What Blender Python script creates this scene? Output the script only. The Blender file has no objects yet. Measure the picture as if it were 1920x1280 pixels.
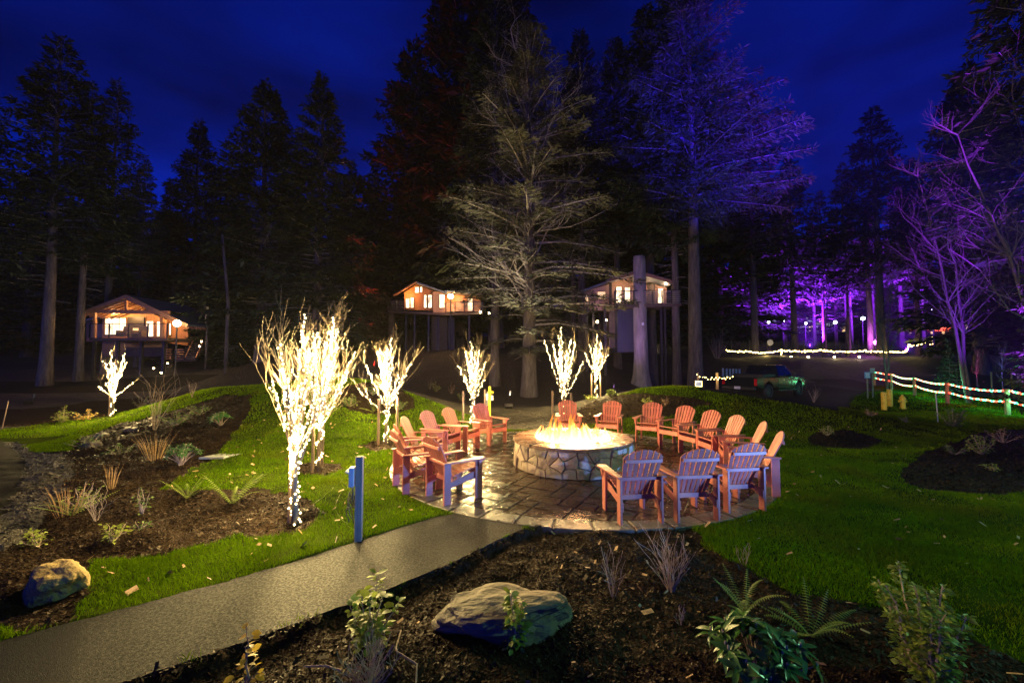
import bpy, bmesh, math, random
import numpy as np
from mathutils import Vector, Matrix, Euler, Quaternion
R = math.radians
random.seed(7)
SC = bpy.context.scene
COL = SC.collection

# ------------------------------------------------------------------ camera
CAM_Z, PITCH, FPX = 2.3, 2.7, 780.0
cd = bpy.data.cameras.new('camera')
cam = bpy.data.objects.new('camera', cd); COL.objects.link(cam)
cam.location = (0, 0, CAM_Z); cam.rotation_euler = (R(90 + PITCH), 0, 0)
cd.sensor_width = 36; cd.lens = FPX / 1920 * 36
cd.clip_start = 0.05; cd.clip_end = 2000
SC.camera = cam

# ------------------------------------------------------------------ sky
w = bpy.data.worlds.new('World'); SC.world = w; w.use_nodes = True
nt = w.node_tree; bg = nt.nodes['Background']
sky = nt.nodes.new('ShaderNodeTexSky'); sky.sky_type = 'NISHITA'; sky.sun_disc = False
sky.sun_elevation = R(1.0); sky.sun_rotation = R(200); sky.altitude = 100
tint = nt.nodes.new('ShaderNodeMix'); tint.data_type = 'RGBA'; tint.blend_type = 'MULTIPLY'
tint.inputs[0].default_value = 1.0
tint.inputs[7].default_value = (0.0, 0.038, 1.0, 1)
bw = nt.nodes.new('ShaderNodeRGBToBW'); nt.links.new(sky.outputs[0], bw.inputs[0])
tc = nt.nodes.new('ShaderNodeTexCoord'); mp = nt.nodes.new('ShaderNodeMapping')
mp.inputs['Scale'].default_value = (1.6, 1.6, 5.0); mp.inputs['Rotation'].default_value = (0.2, 0.5, 0.3)
nz = nt.nodes.new('ShaderNodeTexNoise'); nz.inputs['Scale'].default_value = 1.0; nz.inputs['Detail'].default_value = 4
nt.links.new(tc.outputs['Generated'], mp.inputs[0]); nt.links.new(mp.outputs[0], nz.inputs[0])
mr = nt.nodes.new('ShaderNodeMapRange'); mr.inputs[1].default_value = 0.37; mr.inputs[2].default_value = 0.66
mr.inputs[3].default_value = 0.45; mr.inputs[4].default_value = 1.9
nt.links.new(nz.outputs[0], mr.inputs[0])
mul = nt.nodes.new('ShaderNodeMath'); mul.operation = 'MULTIPLY'
nt.links.new(bw.outputs[0], mul.inputs[0]); nt.links.new(mr.outputs[0], mul.inputs[1])
# dusk: the sky deepens from the horizon towards the zenith
sz = nt.nodes.new('ShaderNodeSeparateXYZ'); nt.links.new(tc.outputs['Generated'], sz.inputs[0])
gr = nt.nodes.new('ShaderNodeMapRange'); gr.inputs[1].default_value = 0.0; gr.inputs[2].default_value = 1.0; gr.inputs[3].default_value = 1.15; gr.inputs[4].default_value = 0.30
nt.links.new(sz.outputs[2], gr.inputs[0])
mul2 = nt.nodes.new('ShaderNodeMath'); mul2.operation = 'MULTIPLY'; nt.links.new(mul.outputs[0], mul2.inputs[0]); nt.links.new(gr.outputs[0], mul2.inputs[1])
nt.links.new(mul2.outputs[0], tint.inputs[6])
nt.links.new(tint.outputs[2], bg.inputs[0])
bg.inputs[1].default_value = SKY_STRENGTH = 0.33

vs = SC.view_settings
vs.view_transform = 'Standard'; vs.look = 'None'; vs.gamma = 1; vs.use_curve_mapping = False; vs.exposure = 0
cy = SC.cycles
cy.use_denoising = True
try: cy.denoiser = 'OPENIMAGEDENOISE'
except Exception: pass
cy.max_bounces = 5; cy.diffuse_bounces = 2; cy.glossy_bounces = 3; cy.transparent_max_bounces = 12
cy.sample_clamp_indirect = 3; cy.sample_clamp_direct = 0
cy.volume_bounces = 0
cy.caustics_reflective = False; cy.caustics_refractive = False

# ------------------------------------------------------------------ lamps out of the frame (built as fixtures further down)
# name, position, aim, colour, watts, cone degrees, blend, radius
FLOODS = [
    ('blue', (8.6, 1.9, 1.0), (0.7, 7.4, 0.95), (0.12, 0.30, 1.0), 8000, 44, 0.5, 0.05),
    ('teal', (11.5, 2.2, 6.0), (5.6, 5.6, 0.0), (0.30, 0.85, 0.42), 2300, 104, 0.9, 0.15),
]

# ------------------------------------------------------------------ terrain height and picture rays
def sstep(a, b, x):
    t = np.clip((x - a) / (b - a), 0, 1); return t * t * (3 - 2 * t)
def vnoise(x, y, s=0):
    x = np.asarray(x, float); y = np.asarray(y, float)
    xi = np.floor(x); yi = np.floor(y); fx = x - xi; fy = y - yi
    def hsh(a, b):
        v = np.sin(a * 127.1 + b * 311.7 + s * 74.7) * 43758.5453
        return v - np.floor(v)
    fx = fx * fx * (3 - 2 * fx); fy = fy * fy * (3 - 2 * fy)
    return (hsh(xi, yi) * (1 - fx) + hsh(xi + 1, yi) * fx) * (1 - fy) + (hsh(xi, yi + 1) * (1 - fx) + hsh(xi + 1, yi + 1) * fx) * fy
PC = (1.4, 9.85); PR = 4.1          # patio centre, radius
FC = (1.36, 9.45); FR = 1.28        # fire pit
def h0(x, y):
    x = np.asarray(x, float); y = np.asarray(y, float)
    z = 1.62 * np.exp(-((x + 6.8) / 4.5) ** 2) * np.exp(-((y - 16.2) / 3.7) ** 2)
    z = z + 1.25 * np.exp(-((x - 6.4) / 4.4) ** 2) * np.exp(-((y - 16.8) / 3.0) ** 2)
    z = z + 0.80 * np.exp(-((x + 12.3) / 2.7) ** 2) * np.exp(-((y - 17) / 2.0) ** 2)
    z = z + 0.45 * np.exp(-((x - 11) / 3.0) ** 2) * np.exp(-((y - 15) / 2.2) ** 2)
    ys = y - 8 * sstep(4, 13, x)
    far = 3.1 * sstep(21, 40, ys) * (1 - 0.25 * sstep(6, 20, x)) * (1 - 0.45 * sstep(-14, -30, x))
    far = far + np.clip(y - 40, 0, None) * 0.09
    z = z + far
    d = np.hypot(x - PC[0], y - PC[1])
    z = z * sstep(PR, PR + 2.2, d)
    z = z + (vnoise(x * 0.9, y * 0.9) - 0.5) * 0.06 * sstep(PR, PR + 1, d)
    z = z + (vnoise(x * 0.25, y * 0.25, 3) - 0.5) * 0.9 * sstep(24, 40, y)
    z = z - 0.4 * sstep(0.5, -6, y)
    return z
_c, _s = math.cos(R(PITCH)), math.sin(R(PITCH))
def ray(px, py):
    a, b = (px - 960) / FPX, (640 - py) / FPX
    return np.array([a, _c - b * _s, _s + b * _c])
def at(px, py, z=0.0):
    d = ray(px, py); t = (z - CAM_Z) / d[2]
    return Vector((d[0] * t, d[1] * t, z))
def atd(px, py, Y):
    d = ray(px, py); t = Y / d[1]
    return Vector((d[0] * t, Y, CAM_Z + d[2] * t))
_T = np.concatenate([np.linspace(1, 40, 3000), np.linspace(40.1, 160, 1500)])
def gp(px, py, dz=0.0):
    d = ray(px, py); x = d[0] * _T; y = d[1] * _T; z = CAM_Z + d[2] * _T
    hit = np.nonzero(z < h0(x, y) + dz)[0]
    i = hit[0] if len(hit) else len(_T) - 1
    return Vector((x[i], y[i], z[i]))
def gz(x, y): return float(h0(x, y))

# ------------------------------------------------------------------ object helpers
def tag(o, label=None, cat=None, group=None, kind=None):
    if label: o['label'] = label
    if cat: o['category'] = cat
    if group: o['group'] = group
    if kind: o['kind'] = kind
    return o
def empty(name, loc=(0, 0, 0), rz=0.0, label=None, cat=None, group=None):
    o = bpy.data.objects.new(name, None); COL.objects.link(o)
    o.empty_display_size = 0.2
    o.location = loc; o.rotation_euler = (0, 0, rz)
    return tag(o, label, cat, group)
def link(name, me, parent=None, mat=None):
    o = bpy.data.objects.new(name, me); COL.objects.link(o)
    if mat and not me.materials: me.materials.append(mat)
    if parent: o.parent = parent
    return o
def copy_tree(o, parent=None, _kids=None):
    if _kids is None:
        _kids = {}
        for q in bpy.data.objects:
            if q.parent: _kids.setdefault(q.parent.name, []).append(q)
    c = o.copy(); COL.objects.link(c); c.parent = parent
    for ch in _kids.get(o.name, []): copy_tree(ch, c, _kids)
    return c
def np_mesh(name, V, F, smooth=False):
    """V (n,3) floats, F (m,k) ints, all faces with k corners"""
    V = np.ascontiguousarray(V, np.float32); F = np.ascontiguousarray(F, np.int32)
    me = bpy.data.meshes.new(name); m, k = F.shape
    me.vertices.add(len(V)); me.vertices.foreach_set('co', V.ravel())
    me.loops.add(m * k); me.loops.foreach_set('vertex_index', F.ravel())
    me.polygons.add(m); me.polygons.foreach_set('loop_start', np.arange(0, m * k, k, dtype=np.int32))
    me.polygons.foreach_set('loop_total', np.full(m, k, np.int32))
    if smooth: me.polygons.foreach_set('use_smooth', np.ones(m, bool))
    me.update(calc_edges=True); me.validate()
    return me
class MB:
    def __init__(s): s.v = []; s.f = []
    def add(s, vs, fs):
        n = len(s.v); s.v += [tuple(p) for p in vs]; s.f += [tuple(i + n for i in f) for f in fs]; return s
    def box(s, c, d, rot=None, taper=1.0):
        x, y, z = d[0] / 2, d[1] / 2, d[2] / 2
        P = [Vector((i * x * (taper if k > 0 else 1), j * y * (taper if k > 0 else 1), k * z)) for k in (-1, 1) for j in (-1, 1) for i in (-1, 1)]
        if rot is not None:
            M = rot if isinstance(rot, Matrix) else Euler(rot).to_matrix()
            P = [M @ p for p in P]
        c = Vector(c)
        return s.add([p + c for p in P], [(0, 2, 3, 1), (4, 5, 7, 6), (0, 1, 5, 4), (2, 6, 7, 3), (0, 4, 6, 2), (1, 3, 7, 5)])
    def bar(s, a, b, wd, ht=None, up=(0, 0, 1)):
        a, b = Vector(a), Vector(b); ht = ht or wd; y = b - a; L = y.length; y.normalize()
        x = y.cross(Vector(up))
        if x.length < 1e-4: x = Vector((1, 0, 0))
        x.normalize(); z = x.cross(y)
        M = Matrix((x, y, z)).transposed()
        return s.box((a + b) / 2, (wd, L, ht), M)
    def tube(s, P, r, n=6, cap=True):
        P = [Vector(p) for p in P]; m = len(P)
        rr = [r] * m if not hasattr(r, '__len__') else r
        base = len(s.v); T0 = (P[1] - P[0]).normalized()
        x = T0.cross(Vector((0.3, 0.9, 0.2)));
        if x.length < 1e-3: x = T0.cross(Vector((1, 0, 0)))
        x.normalize()
        for i in range(m):
            t = (P[min(i + 1, m - 1)] - P[max(i - 1, 0)])
            if t.length < 1e-9: t = T0.copy()
            t.normalize(); x = (x - t * x.dot(t)); x.normalize(); y = t.cross(x)
            for k in range(n):
                a = 2 * math.pi * k / n
                s.v.append(tuple(P[i] + (x * math.cos(a) + y * math.sin(a)) * rr[i]))
        for i in range(m - 1):
            for k in range(n):
                k2 = (k + 1) % n; a = base + i * n
                s.f.append((a + k, a + k2, a + n + k2, a + n + k))
        if cap:
            s.f.append(tuple(base + k for k in reversed(range(n)))); s.f.append(tuple(base + (m - 1) * n + k for k in range(n)))
        return s
    def lathe(s, prof, n=24, c=(0, 0, 0), closed=False):
        b = len(s.v); m = len(prof)
        for r, z in prof:
            for k in range(n):
                a = 2 * math.pi * k / n; s.v.append((c[0] + r * math.cos(a), c[1] + r * math.sin(a), c[2] + z))
        for i in range(m if closed else m - 1):
            j = (i + 1) % m
            for k in range(n):
                k2 = (k + 1) % n; s.f.append((b + i * n + k, b + i * n + k2, b + j * n + k2, b + j * n + k))
        if not closed:
            s.f.append(tuple(b + k for k in reversed(range(n)))); s.f.append(tuple(b + (m - 1) * n + k for k in range(n)))
        return s
    def prism(s, poly, vec):
        """poly: list of 3-D points (planar), extruded along vec"""
        n = len(poly); vec = Vector(vec); P = [Vector(p) for p in poly]
        fs = [tuple(reversed(range(n))), tuple(range(n, 2 * n))] + [(i, (i + 1) % n, n + (i + 1) % n, n + i) for i in range(n)]
        return s.add(P + [p + vec for p in P], fs)
    def ball(s, c, r, n=8, m=5, sc=(1, 1, 1)):
        b = len(s.v); c = Vector(c)
        s.v.append(tuple(c + Vector((0, 0, -r * sc[2]))))
        for i in range(1, m):
            ph = -math.pi / 2 + math.pi * i / m
            for k in range(n):
                a = 2 * math.pi * k / n
                s.v.append(tuple(c + Vector((r * sc[0] * math.cos(ph) * math.cos(a), r * sc[1] * math.cos(ph) * math.sin(a), r * sc[2] * math.sin(ph)))))
        s.v.append(tuple(c + Vector((0, 0, r * sc[2])))); e = len(s.v) - 1
        for k in range(n):
            k2 = (k + 1) % n
            s.f.append((b, b + 1 + k2, b + 1 + k)); s.f.append((e, b + 1 + (m - 2) * n + k, b + 1 + (m - 2) * n + k2))
            for i in range(m - 2):
                q = b + 1 + i * n; s.f.append((q + k, q + k2, q + n + k2, q + n + k))
        return s
    def mesh(s, name, mat=None, bevel=0, smooth=False, seg=1):
        me = bpy.data.meshes.new(name); me.from_pydata(s.v, [], s.f)
        if mat: me.materials.append(mat)
        bm = bmesh.new(); bm.from_mesh(me)
        bmesh.ops.recalc_face_normals(bm, faces=bm.faces)
        if bevel: bmesh.ops.bevel(bm, geom=bm.edges[:], offset=bevel, segments=seg, affect='EDGES', profile=0.6, clamp_overlap=True)
        if smooth:
            for f in bm.faces: f.smooth = True
        bm.to_mesh(me); bm.free()
        return me
    def build(s, name, mat, parent=None, bevel=0, smooth=False, seg=1):
        return link(name, s.mesh(name, mat, bevel, smooth, seg), parent)

# ------------------------------------------------------------------ materials
def mat(name, c1, c2=None, scale=6.0, rough=0.6, rough2=None, bump=0.0, bscale=30.0, rnd=0.0, stretch=(1, 1, 1), spec=0.5,
        metal=0.0, bdist=0.02, trans=None, detail=5, c3=None, c3scale=1.0, leaf=0):
    m = bpy.data.materials.new(name); m.use_nodes = True; n = m.node_tree.nodes; L = m.node_tree.links
    b = n['Principled BSDF']; b.inputs['Specular IOR Level'].default_value = spec; b.inputs['Metallic'].default_value = metal
    tc = n.new('ShaderNodeTexCoord'); mp = n.new('ShaderNodeMapping'); mp.inputs['Scale'].default_value = stretch
    L.new(tc.outputs['Object'], mp.inputs[0])
    nz = n.new('ShaderNodeTexNoise'); nz.inputs['Scale'].default_value = scale; nz.inputs['Detail'].default_value = detail
    nz.inputs['Roughness'].default_value = 0.6
    L.new(mp.outputs[0], nz.inputs[0])
    mr = n.new('ShaderNodeMapRange'); mr.inputs[1].default_value = 0.3; mr.inputs[2].default_value = 0.7
    L.new(nz.outputs[0], mr.inputs[0])
    mx = n.new('ShaderNodeMix'); mx.data_type = 'RGBA'
    mx.inputs[6].default_value = (*c1, 1); mx.inputs[7].default_value = (*(c2 or c1), 1)
    L.new(mr.outputs[0], mx.inputs[0]); out = mx.outputs[2]
    if c3:
        n3 = n.new('ShaderNodeTexNoise'); n3.inputs['Scale'].default_value = c3scale; n3.inputs['Detail'].default_value = 3
        L.new(mp.outputs[0], n3.inputs[0])
        m3 = n.new('ShaderNodeMapRange'); m3.inputs[1].default_value = 0.5; m3.inputs[2].default_value = 0.68; L.new(n3.outputs[0], m3.inputs[0])
        x3 = n.new('ShaderNodeMix'); x3.data_type = 'RGBA'; x3.inputs[7].default_value = (*c3, 1)
        L.new(out, x3.inputs[6]); L.new(m3.outputs[0], x3.inputs[0]); out = x3.outputs[2]
    if rnd:
        oi = n.new('ShaderNodeObjectInfo'); hs = n.new('ShaderNodeHueSaturation')
        m2 = n.new('ShaderNodeMapRange'); m2.inputs[3].default_value = 1 - rnd; m2.inputs[4].default_value = 1 + rnd
        L.new(oi.outputs['Random'], m2.inputs[0]); L.new(m2.outputs[0], hs.inputs['Value'])
        m4 = n.new('ShaderNodeMapRange'); m4.inputs[3].default_value = 0.5 - rnd * 0.04; m4.inputs[4].default_value = 0.5 + rnd * 0.04
        mm = n.new('ShaderNodeMath'); mm.operation = 'FRACT'; ml = n.new('ShaderNodeMath'); ml.operation = 'MULTIPLY'; ml.inputs[1].default_value = 7.31
        L.new(oi.outputs['Random'], ml.inputs[0]); L.new(ml.outputs[0], mm.inputs[0]); L.new(mm.outputs[0], m4.inputs[0]); L.new(m4.outputs[0], hs.inputs['Hue'])
        L.new(out, hs.inputs['Color']); out = hs.outputs[0]
    L.new(out, b.inputs['Base Color'])
    if rough2 is None: b.inputs['Roughness'].default_value = rough
    else:
        r2 = n.new('ShaderNodeMapRange'); r2.inputs[1].default_value = 0.35; r2.inputs[2].default_value = 0.65
        r2.inputs[3].default_value = rough; r2.inputs[4].default_value = rough2
        nr = n.new('ShaderNodeTexNoise'); nr.inputs['Scale'].default_value = scale * 0.6; L.new(mp.outputs[0], nr.inputs[0])
        L.new(nr.outputs[0], r2.inputs[0]); L.new(r2.outputs[0], b.inputs['Roughness'])
    if bump:
        nb = n.new('ShaderNodeTexNoise'); nb.inputs['Scale'].default_value = bscale; nb.inputs['Detail'].default_value = 6
        L.new(mp.outputs[0], nb.inputs[0])
        bp = n.new('ShaderNodeBump'); bp.inputs['Strength'].default_value = bump; bp.inputs['Distance'].default_value = bdist
        L.new(nb.outputs[0], bp.inputs['Height']); L.new(bp.outputs[0], b.inputs['Normal'])
    if trans:
        b.inputs['Transmission Weight'].default_value = trans
    if leaf:
        t = n.new('ShaderNodeBsdfTranslucent'); mxs = n.new('ShaderNodeMixShader'); mxs.inputs[0].default_value = leaf
        L.new(out, t.inputs[0]); L.new(b.outputs[0], mxs.inputs[1]); L.new(t.outputs[0], mxs.inputs[2]); L.new(mxs.outputs[0], n['Material Output'].inputs[0])
    return m
def emat(name, c, s, base=None, sample=False):
    m = bpy.data.materials.new(name); m.use_nodes = True; b = m.node_tree.nodes['Principled BSDF']
    b.inputs['Base Color'].default_value = (*(base or (0.6, 0.6, 0.6)), 1)
    b.inputs['Emission Color'].default_value = (*c, 1); b.inputs['Emission Strength'].default_value = s
    b.inputs['Roughness'].default_value = 0.4
    if not sample: m.cycles.emission_sampling = 'NONE'
    return m
M = {}
M['grass_soil'] = mat('grass_soil', (0.012, 0.020, 0.004), (0.040, 0.060, 0.006), 1.5, 1.0, spec=0.0, bump=0.6, bscale=60)
M['grass'] = mat('grass_blades', (0.070, 0.140, 0.002), (0.132, 0.225, 0.003), 0.9, 0.5, c3=(0.115, 0.150, 0.006), c3scale=0.8, spec=0.0, leaf=0.3)
M['mulch'] = mat('mulch_soil', (0.010, 0.006, 0.004), (0.030, 0.018, 0.010), 9, 0.9, spec=0.1, bump=1.0, bscale=22, bdist=0.05)
M['chips'] = mat('mulch_chips', (0.009, 0.005, 0.003), (0.052, 0.031, 0.016), 14, 0.65, rough2=0.45, spec=0.1)
M['forest'] = mat('forest_floor', (0.014, 0.010, 0.006), (0.032, 0.024, 0.013), 1.2, 0.85, bump=1.0, bscale=6, bdist=0.15)
M['gravel'] = mat('gravel_verge', (0.03, 0.026, 0.022), (0.10, 0.088, 0.07), 30, 0.8, bump=1.0, bscale=35, bdist=0.03)
M['asphalt'] = mat('asphalt', (0.001, 0.001, 0.0011), (0.0075, 0.0082, 0.0092), 75, 0.8, rough2=0.5, bump=1.0, bscale=170, bdist=0.007, spec=0.2, detail=8, c3=(0.004, 0.004, 0.004), c3scale=1.3)
M['road'] = mat('road_asphalt', (0.005, 0.0045, 0.004), (0.009, 0.008, 0.007), 20, 0.85, bump=0.5, bscale=50, spec=0.12)
M['paver'] = mat('wet_slate_paver', (0.018, 0.009, 0.006), (0.055, 0.030, 0.020), 5, 0.08, rough2=0.34, bump=1.0, bscale=11, rnd=0.3, bdist=0.02)
M['border'] = mat('border_concrete', (0.06, 0.05, 0.042), (0.13, 0.112, 0.092), 7, 0.22, rough2=0.45, bump=0.5, bscale=25, rnd=0.12)
M['joint'] = mat('patio_joint', (0.03, 0.024, 0.018), (0.05, 0.04, 0.03), 20, 0.5)
M['stone'] = mat('veneer_stone', (0.28, 0.21, 0.145), (0.46, 0.36, 0.26), 6, 0.6, bump=0.8, bscale=14, rnd=0.4, bdist=0.03, c3=(0.16, 0.12, 0.10), c3scale=3)
M['mortar'] = mat('mortar', (0.035, 0.03, 0.025), (0.06, 0.05, 0.04), 20, 0.9, bump=0.4)
M['cap'] = mat('wet_capstone', (0.16, 0.10, 0.065), (0.30, 0.20, 0.13), 9, 0.18, rough2=0.4, bump=0.8, bscale=16, rnd=0.15)
M['lava'] = mat('lava_rock', (0.05, 0.035, 0.03), (0.12, 0.08, 0.06), 10, 0.8, bump=0.6)
M['chair'] = mat('red_poly_lumber', (0.41, 0.125, 0.092), (0.46, 0.155, 0.115), 9, 0.38, rough2=0.5, bump=0.12, bscale=70, stretch=(1, 1, 0.3), rnd=0.16, c3=(0.31, 0.10, 0.075), c3scale=3.5)
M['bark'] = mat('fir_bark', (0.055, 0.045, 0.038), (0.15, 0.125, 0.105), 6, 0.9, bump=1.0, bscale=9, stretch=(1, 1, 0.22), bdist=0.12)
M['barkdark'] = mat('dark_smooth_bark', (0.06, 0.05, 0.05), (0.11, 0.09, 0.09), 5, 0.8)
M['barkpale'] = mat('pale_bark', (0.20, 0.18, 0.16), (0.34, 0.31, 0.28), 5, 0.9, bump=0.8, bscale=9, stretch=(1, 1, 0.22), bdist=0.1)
M['needle'] = mat('fir_needles', (0.013, 0.024, 0.010), (0.034, 0.052, 0.022), 0.55, 0.6, spec=0.3)
M['needlepale'] = mat('spruce_needles', (0.05, 0.055, 0.036), (0.115, 0.118, 0.08), 0.5, 0.65, spec=0.25)
M['deadwood'] = mat('dead_branches', (0.22, 0.20, 0.17), (0.36, 0.33, 0.29), 3, 0.9)
M['twig'] = mat('young_bark', (0.13, 0.09, 0.05), (0.20, 0.15, 0.085), 12, 0.6)
M['wire'] = mat('green_wire', (0.02, 0.03, 0.02), None, 5, 0.5)
M['stake'] = mat('wooden_stake', (0.20, 0.13, 0.075), (0.32, 0.22, 0.13), 8, 0.75, bump=0.4, bscale=20, stretch=(1, 1, 0.15), rnd=0.1)
M['timber'] = mat('timber_post', (0.20, 0.15, 0.11), (0.30, 0.24, 0.18), 8, 0.7, bump=0.4, bscale=20, stretch=(1, 1, 0.12))
M['cedar'] = mat('cedar_siding', (0.30, 0.135, 0.055), (0.46, 0.23, 0.10), 3, 0.6, bump=0.5, bscale=6, stretch=(3, 3, 0.12))
M['cedarpale'] = mat('pale_siding', (0.30, 0.175, 0.125), (0.42, 0.27, 0.20), 3, 0.65, bump=0.4, bscale=6, stretch=(3, 3, 0.12))
M['trim'] = mat('cabin_trim', (0.22, 0.11, 0.05), (0.32, 0.18, 0.09), 4, 0.6)
M['roof'] = mat('metal_roof', (0.10, 0.12, 0.13), (0.16, 0.18, 0.19), 2, 0.4, bump=0.3, bscale=3, stretch=(4, 0.3, 1))
M['steel'] = mat('dark_steel', (0.035, 0.032, 0.03), (0.06, 0.055, 0.05), 5, 0.45, metal=0.4)
M['deck'] = mat('deck_timber', (0.07, 0.05, 0.035), (0.12, 0.085, 0.06), 5, 0.6)
M['grey'] = mat('grey_plastic', (0.38, 0.39, 0.40), (0.48, 0.49, 0.5), 6, 0.4)
M['black'] = mat('black_rubber', (0.012, 0.012, 0.012), (0.025, 0.025, 0.025), 9, 0.6)
M['carpaint'] = mat('dark_car_paint', (0.012, 0.016, 0.015), (0.012, 0.014, 0.013), 3, 0.15, spec=0.35)
M['carglass'] = mat('car_glass', (0.01, 0.012, 0.013), None, 3, 0.05, spec=0.8)
M['chrome'] = mat('chrome', (0.55, 0.55, 0.55), None, 3, 0.18, metal=1.0)
M['taillight'] = mat('tail_lamp_red', (0.75, 0.015, 0.02), (0.6, 0.01, 0.015), 12, 0.12, spec=0.8)
M['shaft'] = mat('blue_grey_cladding', (0.035, 0.04, 0.06), (0.06, 0.065, 0.09), 4, 0.5, stretch=(4, 4, .1))
M['white'] = mat('white_paint', (0.72, 0.72, 0.72), (0.8, 0.8, 0.8), 5, 0.5)
M['yellow'] = mat('yellow_paint', (0.75, 0.50, 0.02), (0.82, 0.60, 0.04), 5, 0.45, c3=(0.5, 0.32, 0.03), c3scale=6)
M['signblue'] = mat('blue_sign_paint', (0.10, 0.20, 0.40), (0.14, 0.25, 0.45), 5, 0.4)
M['boulder'] = mat('boulder_granite', (0.085, 0.068, 0.042), (0.21, 0.175, 0.115), 5, 0.7, bump=1.0, bscale=9, bdist=0.05, stretch=(0.6, 1, 2.2), c3=(0.06, 0.05, 0.025), c3scale=2.5)
M['paleboulder'] = mat('pale_boulder', (0.22, 0.15, 0.05), (0.40, 0.29, 0.11), 4, 0.8, bump=1.0, bscale=9, bdist=0.06, c3=(0.14, 0.10, 0.06), c3scale=2.2)
M['leafglossy'] = mat('glossy_leaf', (0.045, 0.13, 0.028), (0.09, 0.20, 0.04), 9, 0.25, rough2=0.4, rnd=0.3, spec=0.6, leaf=0.25)
M['leaflime'] = mat('lime_leaf', (0.17, 0.25, 0.035), (0.32, 0.38, 0.06), 9, 0.45, rnd=0.3, leaf=0.45)
M['leafyellow'] = mat('yellow_leaf', (0.42, 0.32, 0.04), (0.55, 0.30, 0.04), 9, 0.45, rnd=0.25, leaf=0.45)
M['leafmid'] = mat('mid_green_leaf', (0.09, 0.17, 0.03), (0.18, 0.27, 0.055), 7, 0.45, rnd=0.25, leaf=0.4)
M['fern'] = mat('fern_frond', (0.11, 0.18, 0.025), (0.23, 0.30, 0.045), 6, 0.5, rnd=0.25, leaf=0.4)
M['drygrass'] = mat('dry_grass', (0.16, 0.085, 0.03), (0.28, 0.165, 0.06), 8, 0.7, rnd=0.2)
M['drytwig'] = mat('dry_twigs', (0.24, 0.17, 0.12), (0.40, 0.31, 0.23), 8, 0.75, rnd=0.15)
M['deadleaf'] = mat('fallen_leaf', (0.25, 0.13, 0.05), (0.48, 0.33, 0.16), 15, 0.6)
M['concrete'] = mat('concrete', (0.28, 0.29, 0.27), (0.38, 0.39, 0.36), 6, 0.7, bump=0.3)
M['bulb'] = emat('warm_led', (1.0, 0.80, 0.36), 11.0)
M['bulbwarm'] = emat('amber_led', (1.0, 0.72, 0.20), 16.0)
M['bulbred'] = emat('red_led', (1.0, 0.04, 0.02), 10.0)
M['bulbgreen'] = emat('green_led', (0.04, 1.0, 0.35), 8.0)
M['window'] = emat('lit_window', (1.0, 0.80, 0.48), 3.2, sample=False)
_n = M['window'].node_tree.nodes; _l = M['window'].node_tree.links      # noise painted into the pane glow stands in for unevenly lit rooms
_t = _n.new('ShaderNodeTexCoord'); _z = _n.new('ShaderNodeTexNoise'); _z.inputs['Scale'].default_value = 1.6; _z.inputs['Detail'].default_value = 3
_r = _n.new('ShaderNodeMapRange'); _r.inputs[1].default_value = 0.36; _r.inputs[2].default_value = 0.62; _r.inputs[3].default_value = 0.55; _r.inputs[4].default_value = 3.6
_l.new(_t.outputs['Object'], _z.inputs[0]); _l.new(_z.outputs[0], _r.inputs[0]); _l.new(_r.outputs[0], _n['Principled BSDF'].inputs['Emission Strength'])
M['windowdim'] = emat('dim_window', (1.0, 0.62, 0.22), 1.1)
M['lampglobe'] = emat('lamp_globe', (1.0, 0.72, 0.36), 60.0)
M['lampwhite'] = emat('lamp_white', (0.85, 0.95, 1.0), 25.0)
M['lampred'] = emat('red_neon', (1.0, 0.10, 0.03), 4.0)
M['lamppink'] = emat('pink_flood_lens', (0.9, 0.25, 1.0), 14.0)

def light(name, kind, loc, col, watts, radius=0.05, parent=None, aim=None, cone=60, blend=0.5):
    l = bpy.data.lights.new(name, kind); l.energy = watts; l.color = col; l.shadow_soft_size = radius
    o = bpy.data.objects.new(name, l); COL.objects.link(o); o.location = loc
    if kind == 'SPOT':
        l.spot_size = R(cone); l.spot_blend = blend
        d = Vector(aim) - Vector(loc); o.rotation_euler = d.to_track_quat('-Z', 'Y').to_euler()
    if parent: o.parent = parent
    return o
# ------------------------------------------------------------------ the ground, split into zones
def poly_px(pts): return np.array([[*gp(x, y)[:2]] for x, y in pts])
def inside(P, x, y):
    r = np.zeros(x.shape, bool); n = len(P); j = n - 1
    for i in range(n):
        xi, yi = P[i]; xj, yj = P[j]
        c = ((yi > y) != (yj > y)) & (x < (xj - xi) * (y - yi) / (yj - yi + 1e-12) + xi)
        r ^= c; j = i
    return r
PATH_UP = [(900, 955), (820, 968), (740, 992), (680, 1012), (560, 1050), (440, 1085), (320, 1117), (200, 1150), (100, 1175), (0, 1202), (-160, 1245)]
PATH_LO = [(985, 989), (930, 1014), (850, 1053), (725, 1105), (600, 1152), (480, 1195), (350, 1240), (240, 1276), (140, 1310), (-80, 1390)]
path_up = [at(*p, 0.0) for p in PATH_UP]; path_lo = [at(*p, 0.0) for p in PATH_LO]
Z_PATH = np.array([p[:2] for p in path_up] + [p[:2] for p in reversed(path_lo)])
Z_BEDC = np.concatenate([np.array([p[:2] for p in path_lo]), np.array([(-3.5, 0.3), (9, 0.3)]),
    poly_px([(2100, 1300), (1920, 1248), (1800, 1196), (1720, 1160), (1640, 1138), (1560, 1128), (1480, 1112), (1420, 1078), (1350, 1042), (1310, 1005), (1290, 975)]), np.array([(1.6, 6.2)])])
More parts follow.
